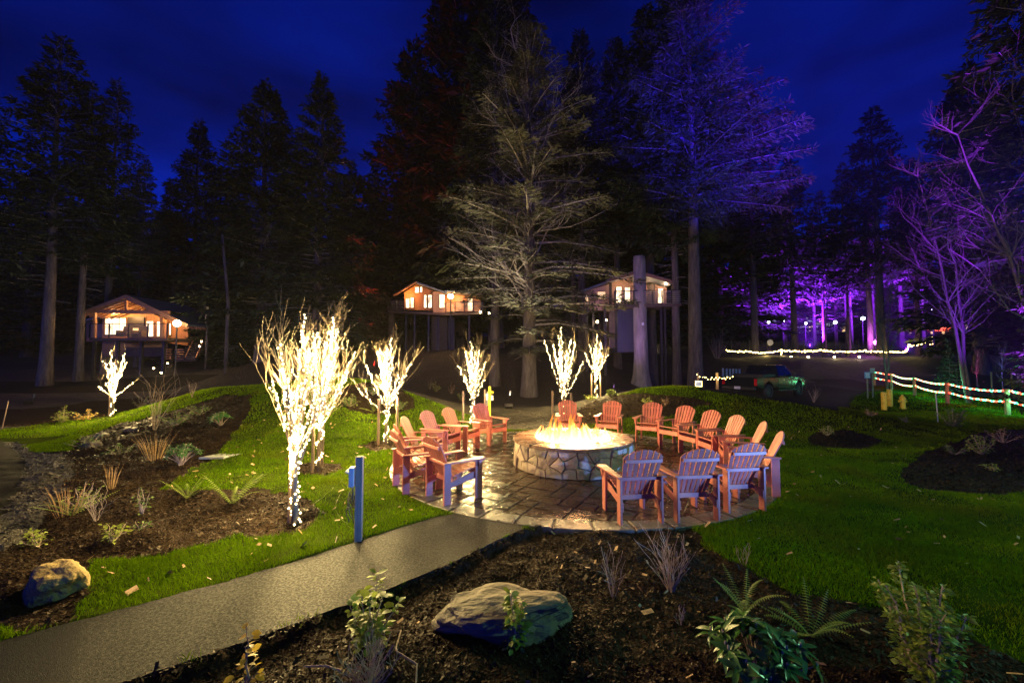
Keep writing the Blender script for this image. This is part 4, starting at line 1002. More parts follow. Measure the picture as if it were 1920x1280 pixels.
# ---- left cabin, gable and deck towards the viewer
Y = 34.0; b = atd(237, 636, Y); b = Vector((b.x, Y, b.z))
A = empty('cabin', b, 0, 'cedar cabin with a wide lit gable, deck and bright lamp, at the far left', 'cabin', 'lit cabins at the edge of the forest')
F = Frame(A, Y, b); dep = 3.2
F.panel('wall', [(192, 634), (313, 634), (313, 600), (237, 568), (192, 588)], 0.16, 'cedar')
F.panel('wall', [(313, 642), (352, 648), (352, 606), (313, 596)], 0.16, 'cedar', dy=0.5)
F.panel('wall', [(162, 640), (192, 640), (192, 597), (162, 603)], 0.16, 'cedar', dy=1.6)
o_ = -2.6
pk0, pk1 = F.p(237, 556, o_), F.pb(237, 556, o_, dep)
for ex, ey in ((154, 588), (352, 611)):
    e0, e1 = F.p(ex, ey, o_), F.pb(ex, ey, o_, dep)
    slab(A, b, pk0, e0, e1, pk1, 0.14, 'roof', 'roof')
    for k in range(7):      # rafters showing under the eave
        y_ = o_ + 0.15 + k * 0.42; o3 = Vector((0, 0, -0.12))
        MB().bar(F.pb(237, 557, o_, y_) + o3, F.pb(ex, ey, o_, y_) + o3, 0.09, 0.18).build('rafter', M['cedar'], A)
    MB().bar(pk0 + Vector((0, -0.03, 0.02)), e0 + Vector((0, -0.03, 0.02)), 0.05, 0.26).build('fascia', M['trim'], A)
slab(A, b, F.p(192, 594, -0.2), F.p(153, 603, -0.2), F.pb(153, 603, -.2, 4), F.pb(192, 594, -.2, 4), 0.12, 'roof', 'roof')
MB().bar(F.p(172, 583, -2.4), F.p(318, 586, -2.4), 0.18, 0.26).build('tie_beam', M['cedar'], A)
MB().bar(F.p(237, 559, -2.4), F.p(237, 584, -2.4), 0.16, 0.16).build('king_post', M['cedar'], A)
for x in (178, 303): MB().bar(F.p(x, 586, -2.4), F.p(x, 634, -2.4), 0.16, 0.16).build('porch_post', M['cedar'], A)
F.window(198, 596, 238, 627, mull=2, dy=-0.02)
F.rect('fireplace_panel', 239, 594, 270, 632, 0.2, 'steel', dy=-0.12); F.rect('fireplace_glow', 245, 615, 262, 623, 0.03, 'windowdim', dy=-0.17)
F.window(275, 602, 289, 631, dy=-0.02, name='glass_door'); F.window(295, 603, 308, 631, mull=1, dy=-0.02, name='glass_door')
F.window(318, 606, 322, 628, dy=0.48)
MB().prism([F.p(168, 633, -2.7), F.p(313, 633, -2.7), F.p(313, 638.5, -2.7), F.p(168, 638.5, -2.7)], (0, 2.65, 0)).build('deck', M['deck'], A)
F.railing([(168, 633), (313, 633)], [-2.65, -2.65], 1.05, [4]); F.railing([(168, 633), (168, 633)], [-2.65, -0.1], 1.05, [1], name='railing')
F.posts([(178, 0), (222, 0), (266, 0), (308, 0)], 638, 4, dy=-2.3)
F.rect('skirting', 192, 636, 313, 668, 0.1, 'deck', dy=0.3)
for x, y in ((233, 630), (262, 630)):    # deck chairs, dark
    q = F.p(x, y, -1.4); ch = MB().box(q + Vector((0, 0, 0.15)), (0.7, 0.6, 0.08)).box(q + Vector((0, 0.28, 0.5)), (0.7, 0.07, 0.6), (-.2, 0, 0)); ch.box(q + Vector((-0.36, 0, .2)), (.06, .6, .5)); ch.box(q + Vector((0.36, 0, .2)), (.06, .6, .5))
    oo = ch.build('deck_chair', M['deck']); oo.location = b; tag(oo, 'dark low chair on the left cabin deck, ' + ('left' if x < 240 else 'right') + ' of two', 'chair', 'low chairs on the cabin deck')
for x_ in (215, 300): light('porch_light', 'POINT', F.p(x_, 588, -1.2), (1, 0.55, 0.20), 320, 0.08, A)
def wall_lamp(px, py, Y, label, watts, r=0.16, col=(1, 0.66, 0.30), pole=None, m='lampglobe', grp='lamps round the cabins'):
    q = atd(px, py, Y) if Y else gp(px, py + 7) + Vector((0, 0, 0.3)); t = empty('lamp', q, 0, label, 'lamp', grp)
    MB().ball((0, 0, 0), r, 10, 7).build('globe', M[m], t, smooth=True)
    if pole: MB().tube([(0, 0, -r * .9), (0, 0, gz(q.x, q.y) - q.z - 0.1)], pole, 6).build('pole', M['steel'], t)
    else: MB().box((0, 0.12, r * 1.1), (0.16, 0.3, 0.07)).build('bracket', M['steel'], t)
    light('lamp_light', 'POINT', (0, -r * 1.3, 0), col, watts, r * 0.6, t); return t
wall_lamp(332, 606, Y - 3.4, 'bright bare lamp on a pole at the right corner of the left cabin', 160, 0.24, pole=0.05)
# outdoor stairs with lit rails
S = empty('outdoor_stair', (b.x, b.y, b.z), 0, 'dark wooden stair with lit railings climbing to the left cabin', 'stairs')
FS = Frame(S, 32.5, b)
for k in range(9):
    q = k / 8; MB().box(FS.p(350 + 20 * q, 676 - 32 * q, 0.3 * k - 1), (1.3, 0.3, 0.06)).build('step', M['deck'], S)
for x0, x1 in ((346, 362), (366, 382)):
    MB().bar(FS.p(x0, 672, -1.0), FS.p(x1, 638, 1.4), 0.07, 0.07).build('handrail', M['cedar'], S)
    for k in range(4): MB().bar(FS.p(x0 + (x1 - x0) * k / 3, 676 - 32 * k / 3, -1.0 + .8 * k), FS.p(x0 + (x1 - x0) * k / 3, 672 - 34 * k / 3, -1.0 + .8 * k) + Vector((0, 0, .1)), 0.06).build('baluster', M['steel'], S)
for k, x0 in enumerate((305, 328)):
    for j in range(5): MB().bar(FS.p(x0, 655 + 4.4 * j, -0.5), FS.p(x0 + 16, 655 + 4.4 * j, -0.5), 0.03, 0.08).build('slat', M['cedar'], S)
for i, (x, y) in enumerate(((378, 640), (374, 649), (314, 680), (308, 688), (302, 699), (288, 690))):
    wall_lamp(x, y, 31.5 if i < 2 else 0, 'tiny path lamp by the left cabin stairs, ' + ['highest of six', 'second highest of six', 'upper one of the slanting three', 'middle one of the slanting three', 'bottom one of the slanting three', 'leftmost of six'][i], 2.5, 0.055, grp='path lamps by the left stairs')

# ---- middle treehouse
Y = 40.0; b = atd(820, 588, Y); b = Vector((b.x, Y, b.z))
B = empty('cabin', b, 0, 'orange-lit cabin on tall stilts behind the spruce boughs, in the middle', 'cabin', 'lit cabins at the edge of the forest')
F = Frame(B, Y, b)
F.panel('wall', [(758, 580), (812, 582), (812, 545), (781, 533), (758, 548)], 0.16, 'cedar', dy=0.6)
F.panel('wall', [(812, 587), (834, 587), (834, 548), (812, 546)], 0.16, 'cedarpale', dy=0.2)
F.panel('wall', [(834, 584), (901, 584), (901, 553), (834, 550)], 0.16, 'cedar', dy=0.9)
slab(B, b, F.p(780, 530, -0.9), F.p(738, 555, -0.9), F.p(748, 553, 5), F.p(786, 530, 5), 0.14, 'cedar', 'roof')
slab(B, b, F.p(780, 530, -0.5), F.p(838, 551, -0.5), F.pb(838, 551, -.5, 5), F.pb(780, 530, -.5, 5), 0.14, 'roof', 'roof')
slab(B, b, F.p(834, 547, -0.6), F.p(905, 552, -0.6), F.pb(905, 552, -.6, 5), F.pb(834, 547, -.6, 5), 0.14, 'roof', 'roof')
F.window(761, 559, 768, 577, dy=0.58); F.window(770, 558, 776, 577, dy=0.58)
w1 = F.window(778, 538, 786, 549, dy=0.58); F.window(788, 538, 792, 548, dy=0.58)
F.window(795, 553, 800, 577, rails=3, dy=0.58); F.window(803, 553, 810, 577, rails=3, dy=0.58)
F.window(824, 552, 834, 577, rails=1, dy=0.18); F.window(877, 560, 886, 583, rails=1, dy=0.88)
F.rect('door', 856, 557, 868, 583, 0.06, 'cedarpale', dy=0.84)
MB().prism([F.p(728, 582, -1.4), F.p(836, 586, -1.4), F.p(905, 585, -1.0), F.p(905, 589, -1.0), F.p(836, 591, -1.4), F.p(728, 586, -1.4)], (0, 2.2, 0)).build('deck', M['deck'], B)
F.railing([(726, 582), (760, 582)], [-1.3, -1.3], 0.95, [2]); F.railing([(836, 586), (905, 584)], [-1.3, -1.0], 0.95, [4])
F.posts([(762, 0), (778, 0), (804, 0), (822, 0), (846, 0), (880, 0)], 588, 3.2, dy=-0.6); F.posts([(735, 0)], 584, 9, 'bark', dy=-1.0, name='trunk_post')
F.rect('service_shaft', 809, 592, 838, 660, 1.6, 'deck', dy=0.2); F.rect('service_shaft', 838, 592, 852, 655, 1.2, 'steel', dy=0.6)
for x_, y_, wt in ((850, 556, 260), (762, 551, 160)): light('porch_light', 'POINT', F.p(x_, y_, -0.35), (1, 0.42, 0.12), wt, 0.08, B)
wall_lamp(845, 555, Y - 1.6, 'bright bare lamp on a tall pole beside the middle treehouse', 330, 0.26, col=(1, 0.55, 0.25), pole=0.06)
wall_lamp(901, 585, Y - 1.5, 'small lamp at the right end of the middle treehouse deck, upper one', 18, 0.09); wall_lamp(917, 587, Y - 1.5, 'small lamp just right of the middle treehouse deck', 12, 0.07)

# ---- right treehouse
Y = 33.0; b = atd(1196, 572, Y); b = Vector((b.x, Y, b.z))
Cc = empty('cabin', b, 0, 'pinkish cabin on stilts with a low gable, behind the sawn-off trunk', 'cabin', 'lit cabins at the edge of the forest')
F = Frame(Cc, Y, b)
F.panel('wall', [(1147, 571), (1250, 571), (1250, 531), (1195, 514), (1147, 528)], 0.16, 'cedarpale')
F.panel('wall', [(1111, 582), (1142, 582), (1142, 532), (1111, 542)], 0.16, 'cedarpale', dy=-0.5)
F.panel('wall', [(1096, 590), (1111, 583), (1111, 542), (1096, 548)], 0.16, 'cedarpale', dy=-0.3)
F.rect('wall', 1142, 530, 1147, 578, 1.2, 'steel', dy=-0.4)
for ex, ey in ((1142, 525), (1266, 530)):
    slab(Cc, b, F.p(1195, 510, -2.0), F.p(ex, ey, -2.0), F.pb(ex, ey, -2, 6), F.pb(1195, 510, -2, 6), 0.14, 'roof', 'roof')
    MB().bar(F.p(1195, 510, -2.03), F.p(ex, ey, -2.03), 0.05, 0.24).build('fascia', M['trim'], Cc)
slab(Cc, b, F.p(1143, 528, -0.9), F.p(1086, 549, -0.9), F.pb(1086, 549, -.9, 4), F.pb(1143, 528, -.9, 4), 0.12, 'roof', 'roof')
F.window(1120, 547, 1135, 561, 'windowdim', dy=-0.52, rails=0); F.window(1097, 553, 1103, 565, 'windowdim', dy=-0.32)
F.window(1155, 538, 1165, 568, mull=0, rails=2, dy=-0.02); F.window(1171, 539, 1181, 567, rails=2, dy=-0.02); F.window(1186, 519, 1192, 529, dy=-0.02)
F.window(1217, 540, 1226, 567, rails=2, dy=-0.02); F.window(1233, 541, 1243, 568, dy=-0.02, name='glass_door')
MB().prism([F.p(1140, 571, -2.4), F.p(1278, 569, -2.4), F.p(1278, 573, -2.4), F.p(1140, 577, -2.4)], (0, 2.38, 0)).build('deck', M['deck'], Cc)
F.railing([(1153, 572), (1277, 570)], [-2.3, -2.3], 1.05, [7]); F.railing([(1277, 570), (1272, 570)], [-2.3, -.2], 1.05, [2])
F.posts([(1100, 0), (1112, 0), (1134, 0), (1239, 0), (1246, 0), (1261, 0)], 576, 3.4, dy=-1.6)
F.rect('service_shaft', 1158, 578, 1190, 660, 2.0, 'shaft', dy=-1.2); F.rect('service_shaft', 1142, 580, 1158, 652, 1.6, 'deck', dy=-0.4)
for x_, wt in ((1248, 60), (1215, 40), (1165, 40)): light('porch_light', 'POINT', F.p(x_, 534, -0.9), (1, 0.6, 0.35), wt, 0.06, Cc)
for i, (x, y, Yl, wt, r_, lab) in enumerate(((1120, 603, 31, 30, 0.085, 'small lamp glowing under the annex of the pink treehouse'), (1137, 600, 32, 10, 0.06, 'tiny lamp under the deck beams of the pink treehouse'), (1262, 644, 0, 45, 0.085, 'star-bright path lamp right of the sawn-off trunk'), (1246, 654, 0, 8, 0.05, 'tiny lamp by the bank beside the sawn-off trunk'), (1225, 655, 0, 8, 0.05, 'tiny lamp low on the bank behind the sawn-off trunk'))):
    wall_lamp(x, y, Yl, lab, wt, r_, col=(1, 0.85, 0.55), pole=0.03, grp='lamps round the treehouses')
# ------------------------------------------------------------------ outlet post beside the path
g = gp(672, 1010); H = atd(672, 855, g.y).z - g.z
P = empty('utility_post', g, 0.12, 'square wooden post beside the path, with grey outlet box and hanging black cords', 'post')
MB().box((0, 0, H / 2 - 0.15), (0.088, 0.088, H + 0.3)).build('post', M['timber'], P, 0.004)
MB().box((-0.085, -0.02, H - 0.25), (0.06, 0.13, 0.24)).build('outlet_box', M['grey'], P, 0.008, seg=2)
MB().box((-0.135, -0.02, H - 0.18), (0.05, 0.15, 0.02), (0, 0.5, 0)).build('box_lid', M['grey'], P, 0.004)
rc = random.Random(6)
for k in range(6):
    y_ = -0.08 + 0.02 * k; Z = H - 0.37; Pn = []
    for i in range(14):
        a = i / 13; Pn.append((-0.085 + 0.035 * math.sin(a * 6.28 + k) - 0.02 * rc.random(), y_ * 0.8 + 0.02 * math.cos(a * 5 + k), Z - a * rc.uniform(.35, .5) if k < 3 else Z - 0.10 - 0.09 * (1 - math.cos(a * 6.28))))
    MB().tube(Pn, 0.006, 5).build('cord', M['black'], P, smooth=True)
# green-white cords over the lawn
def ground_cord(pts, r, label, m='fern'):
    P = [gp(*p) + Vector((0, 0, 0.035)) for p in pts]; Q = []
    for a, b in zip(P, P[1:]):
        for i in range(8): q = a.lerp(b, i / 8); Q.append(Vector((q.x + 0.02 * math.sin(i * 1.1 + q.y * 9), q.y, hfull(q.x, q.y) + 0.035)))
    Q.append(P[-1]); o = MB().tube(Q, r, 4).build('cord', M[m]); return tag(o, label, 'cord', 'light cords lying on the lawn')
ground_cord([(560, 975), (600, 940), (640, 905), (655, 890)], 0.0018, 'thin pale cord across the grass from the tallest lit tree to the outlet post')
ground_cord([(612, 882), (640, 900), (652, 918)], 0.0018, 'thin pale cord from the lit tree with two stakes to the outlet post')
ground_cord([(640, 925), (626, 960), (650, 985), (664, 1002)], 0.0018, 'loop of thin pale cord in the grass left of the outlet post')
ground_cord([(722, 838), (714, 858), (700, 866), (680, 880)], 0.0018, 'thin pale cord from the lit tree left of the chairs towards the outlet post')
lid = MB().prism([(0, 0, 0), (0.55, 0.02, 0), (0.75, 0.4, 0), (0.2, 0.4, 0)], (0, 0, 0.05)).build('access_cover', M['concrete'], None, 0.006)
q = gp(372, 861); lid.location = (q.x, q.y, q.z + 0.0); tag(lid, 'flat grey-green concrete access cover at the edge of the left lawn', 'access cover')
# yellow sign post behind the chairs
q = atd(918, 800, 15.2); zb = gz(q.x, 15.2); T = empty('sign_post', (q.x, 15.2, zb), 0, 'yellow wooden post with small pale boxes, behind the red chairs', 'sign post')
ht = atd(918, 724, 15.2).z - zb; MB().box((0, 0, ht / 2), (0.09, 0.09, ht)).build('post', M['yellow'], T, 0.004)
MB().box((-0.13, 0, ht - .38), (0.15, 0.10, 0.22)).build('box', M['white'], T, 0.006); MB().box((0.09, 0, ht - .42), (0.09, 0.09, 0.18)).build('box', M['white'], T, 0.006); MB().box((0.08, 0, ht - .22), (0.12, .03, .08)).build('sign_arm', M['yellow'], T, 0.004)
MB().box((-0.09, 0, ht / 2 - .1), (0.03, 0.05, ht - .2)).build('pipe', M['grey'], T)

# ------------------------------------------------------------------ pickup truck
q = atd(1436, 738, 28.0); zb = gz(q.x, 28.0)
def ground_of(x, y): return gz(x, y)
T = empty('pickup_truck', (q.x, 28.0, zb), R(-58), 'dark pickup truck seen from its rear corner on the driveway', 'pickup truck')
T.scale = (1.13, 1.13, 1.13)
# local: +y forward, length 5.6, width 1.95
def side(pts, w_): return [(-w_, y, z) for y, z in pts]
cp = M['carpaint']
bedp = [(-2.75, 0.62), (-2.78, 1.16), (-0.55, 1.18), (-0.55, 0.55), (-1.12, 0.55), (-1.25, 0.85), (-1.55, 0.98), (-1.85, 0.85), (-1.98, 0.55)]
for s_ in (-1, 1): MB().prism([(s_ * 0.97, y, z) for y, z in bedp], (-s_ * 0.10, 0, 0)).build('bed_side', cp, T, 0.02)
MB().box((0, -2.74, 0.90), (1.74, 0.07, 0.54)).build('tailgate', cp, T, 0.015); MB().box((0, -1.65, 0.66), (1.74, 2.1, 0.06)).build('bed_floor', M['black'], T)
MB().box((0, -1.25, 1.22), (1.72, 1.35, 0.25)).build('cargo_cover', M['black'], T, 0.03)
low = [(-0.54, 0.45), (-0.54, 1.18), (1.25, 1.18), (2.45, 1.10), (2.68, 0.98), (2.72, 0.5), (2.30, 0.5), (2.2, 0.82), (1.9, 0.96), (1.58, 0.82), (1.46, 0.45)]
MB().prism([(-0.97, y, z) for y, z in low], (1.94, 0, 0)).build('body', cp, T, 0.03)
mb = MB(); top = [(-0.44, 1.82), (0.72, 1.82)]
v = [(-0.95, -0.54, 1.18), (0.95, -0.54, 1.18), (0.95, 1.30, 1.18), (-0.95, 1.30, 1.18), (-0.78, -0.40, 1.84), (0.78, -0.40, 1.84), (0.78, 0.62, 1.84), (-0.78, 0.62, 1.84)]
mb.add(v, [(0, 1, 2, 3), (4, 5, 6, 7), (0, 1, 5, 4), (1, 2, 6, 5), (2, 3, 7, 6), (3, 0, 4, 7)]); mb.build('cab', cp, T, 0.04, seg=2)
def quad_on(a, b, c, d, k0, k1, h0_, h1_, off, nm, m):
    a, b, c, d = map(Vector, (a, b, c, d)); f = lambda u, w: (a.lerp(b, u)).lerp(d.lerp(c, u), w); n_ = (b - a).cross(d - a).normalized() * off
    MB().prism([f(k0, h0_) + n_, f(k1, h0_) + n_, f(k1, h1_) + n_, f(k0, h1_) + n_], n_.normalized() * 0.012).build(nm, M[m], T)
quad_on(v[0], v[1], v[5], v[4], .1, .9, .14, .86, 0.004, 'rear_window', 'carglass')
quad_on(v[2], v[3], v[7], v[6], .06, .94, .1, .9, 0.004, 'windscreen', 'carglass')
for a, b, c, d in ((v[1], v[2], v[6], v[5]), (v[3], v[0], v[4], v[7])):
    quad_on(a, b, c, d, .06, .47, .12, .84, 0.004, 'side_window', 'carglass'); quad_on(a, b, c, d, .52, .90, .12, .84, 0.004, 'side_window', 'carglass')
for s_ in (-1, 1):
    MB().box((s_ * 0.90, -2.80, 0.93), (0.16, 0.05, 0.36)).build('tail_light', M['taillight'], T, 0.01)
    MB().box((s_ * 0.72, 2.72, 0.86), (0.38, 0.06, 0.16)).build('headlight', M['chrome'], T, 0.01)
    MB().box((s_ * 1.08, 0.95, 1.24), (0.2, 0.12, 0.2)).build('mirror', M['black'], T, 0.02)
    MB().box((s_ * 0.985, 0.05, 1.0), (0.02, 0.14, 0.03)).build('door_handle', M['chrome'], T)
    MB().box((s_ * 0.99, 0.45, 0.42), (0.12, 1.9, 0.06)).build('running_board', M['steel'], T, 0.01)
    for y_ in (-1.55, 1.88):
        wh = MB().lathe([(0.24, -.14), (0.36, -.13), (0.40, -.07), (0.40, .07), (0.36, .13), (0.24, .14)], 22, closed=True)
        wh.v = [(s_ * 0.86 + z, y_ + x, 0.40 + y) for x, y, z in wh.v]; w_ = wh.build('wheel', M['black'], T, smooth=True)
        rim = MB().lathe([(0.02, -.08), (0.10, -.10), (0.24, -.07), (0.24, .07), (0.10, .10), (0.02, .08)], 14); rim.v = [(s_ * 0.86 + z, y_ + x, 0.40 + y) for x, y, z in rim.v]; rim.build('rim', M['steel'], w_)
MB().box((0, -2.90, 0.58), (1.86, 0.16, 0.17)).build('rear_bumper', M['steel'], T, 0.025); MB().box((0, 2.80, 0.56), (1.86, 0.14, 0.22)).build('front_bumper', M['steel'], T, 0.025)
MB().box((0, -2.995, 0.60), (0.34, 0.012, 0.15)).build('number_plate', M['white'], T, 0.004); MB().box((0, -2.985, 0.40), (0.09, 0.22, 0.08)).build('tow_hitch', M['black'], T)

# ------------------------------------------------------------------ bollards, hydrant, signs
def bollard(px, y0, y1, label):
    q = gp(px, y1); h_ = atd(px, y0, q.y).z - q.z; t = empty('bollard', q, 0, label, 'bollard', 'yellow bollards'); r_ = 4.2 * q.y / FPX
    MB().lathe([(r_, -0.1), (r_, h_ - .03), (r_ * .8, h_), (0.001, h_ + .004)], 16).build('pipe', M['yellow'], t, smooth=False)
    for a in (-0.5, 0.5): MB().box((r_ * 0.95 * math.sin(a), -r_ * .97 * math.cos(a), h_ - 0.13), (0.035, 0.03, 0.035)).build('bolt_hole', M['black'], t)
bollard(1658, 735, 768, 'yellow bollard nearer the driveway, left of two'); bollard(1669, 730, 762, 'yellow bollard standing right behind the other one')
q = gp(1693, 766); t = empty('fire_hydrant', q, 0, 'stubby yellow hydrant right of the two bollards', 'fire hydrant'); k = q.y / FPX
MB().lathe([(5 * k, -.1), (5 * k, 2 * k), (4 * k, 2.5 * k), (4 * k, 17 * k), (5 * k, 17.5 * k), (5 * k, 19 * k), (3.6 * k, 22 * k), (1.4 * k, 24 * k), (1.2 * k, 26 * k), (0.001, 26 * k)], 16).build('barrel', M['yellow'], t, smooth=False)
for s_ in (-1, 1):
    mb = MB().lathe([(1.8 * k, 0), (1.8 * k, 2.4 * k), (2.2 * k, 2.4 * k), (2.2 * k, 3.4 * k), (0.001, 3.4 * k)], 10); mb.v = [(s_ * (3.6 * k + z), x, 14 * k + y) for x, y, z in mb.v]; mb.build('outlet_cap', M['yellow'], t)
def sign(px, ytop, ybot, pwx, pwy, Y, label, m, post='stake', lines=3):
    q = atd(px, ybot, Y); zb = gz(q.x, Y); t = empty('sign', (q.x, Y, zb), 0, label, 'sign', 'small signs along the driveway'); zt = atd(px, ytop, Y).z - zb; k = Y / FPX
    MB().box((0, 0.03, zt / 2), (0.07, 0.05, zt)).build('post', M[post], t)
    bd = MB().box((0, 0, zt - pwy * k / 2), (pwx * k, 0.025, pwy * k)).build('board', M[m], t, 0.005)
    for i in range(lines): MB().box((0, -0.0165, zt - pwy * k * (0.25 + 0.5 * i / max(1, lines - 1))), (pwx * k * (0.7 - 0.12 * (i % 2)), 0.004, pwy * k * 0.10)).build('lettering_line', M['white'], bd)
    return t, zt, k
t, zt, k = sign(1310, 715, 737, 11, 9, 22, 'small pale blue sign edged with tiny lights, left of the truck', 'signblue')
pts = [(sx * 5.5 * k * 1.05, -0.02, zt - 4.5 * k + sz * 4.7 * k) for sx in np.linspace(-1, 1, 7) for sz in (-1, 1)] + [(sx * 5.8 * k, -0.02, zt - 4.5 * k + sz * 4.7 * k) for sx in (-1, 1) for sz in np.linspace(-1, 1, 6)]
Vb, Fb = bulb_mesh(pts, 0.018); o = link('bulbs', np_mesh('bulbs', Vb, Fb), t, M['bulbwarm']); o['kind'] = 'stuff'
sign(1627, 697, 726, 11, 12, 26, 'dark blue sign on a grey post at the driveway corner', 'signblue', 'timber')
sign(1637, 690, 727, 9, 9, 26.3, 'grey wooden sign beside the dark blue one', 'concrete', 'timber', 0)

# ------------------------------------------------------------------ rope-light fence with posts
FP = [(1640, 696, 722), (1672, 700, 730), (1715, 707, 741), (1777, 717, 756), (1890, 729, 778), (2040, 742, 808)]
FPOS = []
for i, (px, y0, y1) in enumerate(FP):
    q = gp(px, y1); h_ = atd(px, y0, q.y).z - q.z; FPOS.append((q, h_))
    o = MB().tube([(0, 0, -.2), (0, 0, h_ * .5), (0.01, 0, h_)], [0.095, 0.09, 0.085], 9).build('fence_post', M['stake']); o.location = q
    tag(o, ['round fence post by the signs, at the far end of the rope lights', 'second fence post from the signs', 'third fence post from the signs, left of the green young fir', 'fourth fence post from the signs, below the green young fir', 'nearest fence post in view, at the right under the pink sapling', 'fence post beyond the right edge'][i], 'fence post', 'posts of the rope-light fence')
for lv, lab in ((0.93, 'upper'), (0.52, 'lower')):
    pr, pg, wr = [], [], []; rr = random.Random(int(lv * 100)); pidx = 0
    for (a, ha), (b_, hb) in zip(FPOS, FPOS[1:]):
        L_ = (b_ - a).length; n_ = int(L_ / 0.075)
        for i in range(n_):
            q = i / n_; p = (a + Vector((0, -.1, ha * lv))).lerp(b_ + Vector((0, -.1, hb * lv)), q); p.z -= 0.35 * (q - q * q) * L_ / 4 + rr.uniform(-.02, .02)
            wr.append(p); pidx += 1; (pr if (pidx // 4) % 2 else pg).append(tuple(p))
    t = empty('rope_light', FPOS[3][0], 0, f'{lab} strand of red and green lights strung along the fence posts', 'string lights', 'red and green light strands on the fence'); bb = Vector(FPOS[3][0])
    MB().tube([p - bb for p in wr[::3]], 0.012, 4).build('cable', M['wire'], t)
    for nm, ps, mt in (('red_bulbs', pr, 'bulbred'), ('green_bulbs', pg, 'bulbgreen')):
        Vb, Fb = bulb_mesh([tuple(Vector(p) - bb) for p in ps], 0.034); o = link(nm, np_mesh(nm, Vb, Fb), t, M[mt]); o['kind'] = 'stuff'
    for i in range(14, len(wr), 30):
        p = wr[i] - bb; red = (i // 30) % 3 == 0
        light('strand_glow', 'POINT', (p.x, p.y - 0.1, p.z), (1, 0.08, 0.04) if red else (0.12, 1, 0.45), 20 if red else 45, 0.05, t)
# ------------------------------------------------------------------ pale strings of lights
def garland(pts, Y, label, sag, r=0.05, step=0.16, m='bulbwarm', watts=0, posts=True, grp='pale strings of lights', jit=0.04):
    P = [atd(x, y, Y) for x, y in pts]; rr = random.Random(len(pts) + int(Y)); b0 = P[0].copy(); q_ = []
    for a, b_, s_ in zip(P, P[1:], sag if hasattr(sag, '__len__') else [sag] * len(P)):
        n_ = max(2, int((b_ - a).length / step))
        for i in range(n_):
            q = i / n_; p = a.lerp(b_, q); p.z -= s_ * 4 * (q - q * q); p += Vector((rr.gauss(0, jit * .5), rr.gauss(0, jit), rr.gauss(0, jit))); q_.append(p - b0)
    t = empty('string_lights', b0, 0, label, 'string lights', grp); MB().tube(q_[::3] + [q_[-1]], 0.012, 4).build('cable', M['wire'], t)
    Vb, Fb = bulb_mesh([tuple(p) for p in q_], r); o = link('bulbs', np_mesh('bulbs', Vb, Fb), t, M[m]); o['kind'] = 'stuff'
    if watts:
        k_ = max(1, len(q_) // 40)
        for i in range(k_):
            p = q_[int((i + .5) * len(q_) / k_)]; light('string_glow', 'POINT', p + Vector((0, -.3, 0)), (1, 0.75, 0.25), watts / k_, 0.06, t)
    return t
garland([(1309, 703), (1343, 709), (1376, 703)], 22.5, 'short pale string of lights swagged between posts left of the truck', 0.10, 0.03, 0.10, watts=16)
for px, lab in ((1309, 'thin post under the left end of the short string of lights'), (1345, 'wooden post in the middle of the short string of lights')):
    q = atd(px, 700, 22.5); zb = gz(q.x, 22.5); o = MB().box((0, 0, (q.z - zb) / 2), (0.07 if px < 1320 else .12, 0.07, q.z - zb + .1)).build('post', M['stake']); o.location = (q.x, 22.55, zb); tag(o, lab, 'post', 'posts of the short string of lights')
YB = 45.0
garland([(1362, 657), (1398, 659), (1465, 657), (1540, 657), (1620, 658), (1702, 659), (1704, 647), (1722, 645), (1748, 631), (1746, 650)], YB, 'long pale string of lights along the far fence, rising at its right end', [.05, .2, .1, .12, .1, 0, .1, .3, 0], 0.07, 0.15, watts=200)
garland([(1466, 655), (1465, 676)], YB, 'short hanging end of pale lights at the far fence', 0, 0.075, 0.14, watts=30)
# bright kerb wall and lamps below the far string
wl = empty('retaining_wall', atd(1520, 677, YB), 0, 'long low pale wall edge lit by a row of small lamps, behind the truck', 'wall'); b0 = Vector(wl.location)
a = atd(1440, 675.5, YB) - b0; c = atd(1634, 675.5, YB) - b0
MB().box((a + c) / 2 + Vector((0, 0, 0.05)), ((c - a).length, 0.4, 0.12)).build('coping', M['white'], wl); MB().box((a + c) / 2 + Vector((0, 0.3, -0.9)), ((c - a).length, 0.25, 1.75)).build('wall_face', M['deck'], wl)
for i, (px, lab) in enumerate(((1483, 'first'), (1515, 'second'), (1564, 'third'), (1611, 'fourth'))):
    q = atd(px, 668, YB - 0.9); t = empty('path_lamp', q, 0, f'{lab} small mushroom lamp from the left along the pale wall edge', 'lamp', 'small lamps on the pale wall')
    MB().lathe([(0.02, -0.45), (0.02, -.02), (0.16, 0.0), (0.02, 0.08)], 10).build('stem', M['steel'], t); MB().ball((0, -.02, -0.04), 0.09, 8, 5).build('glow_bulb', M['lampglobe'], t); light('lamp_light', 'POINT', (0, -.15, -0.1), (1, .85, .55), 14, 0.05, t)
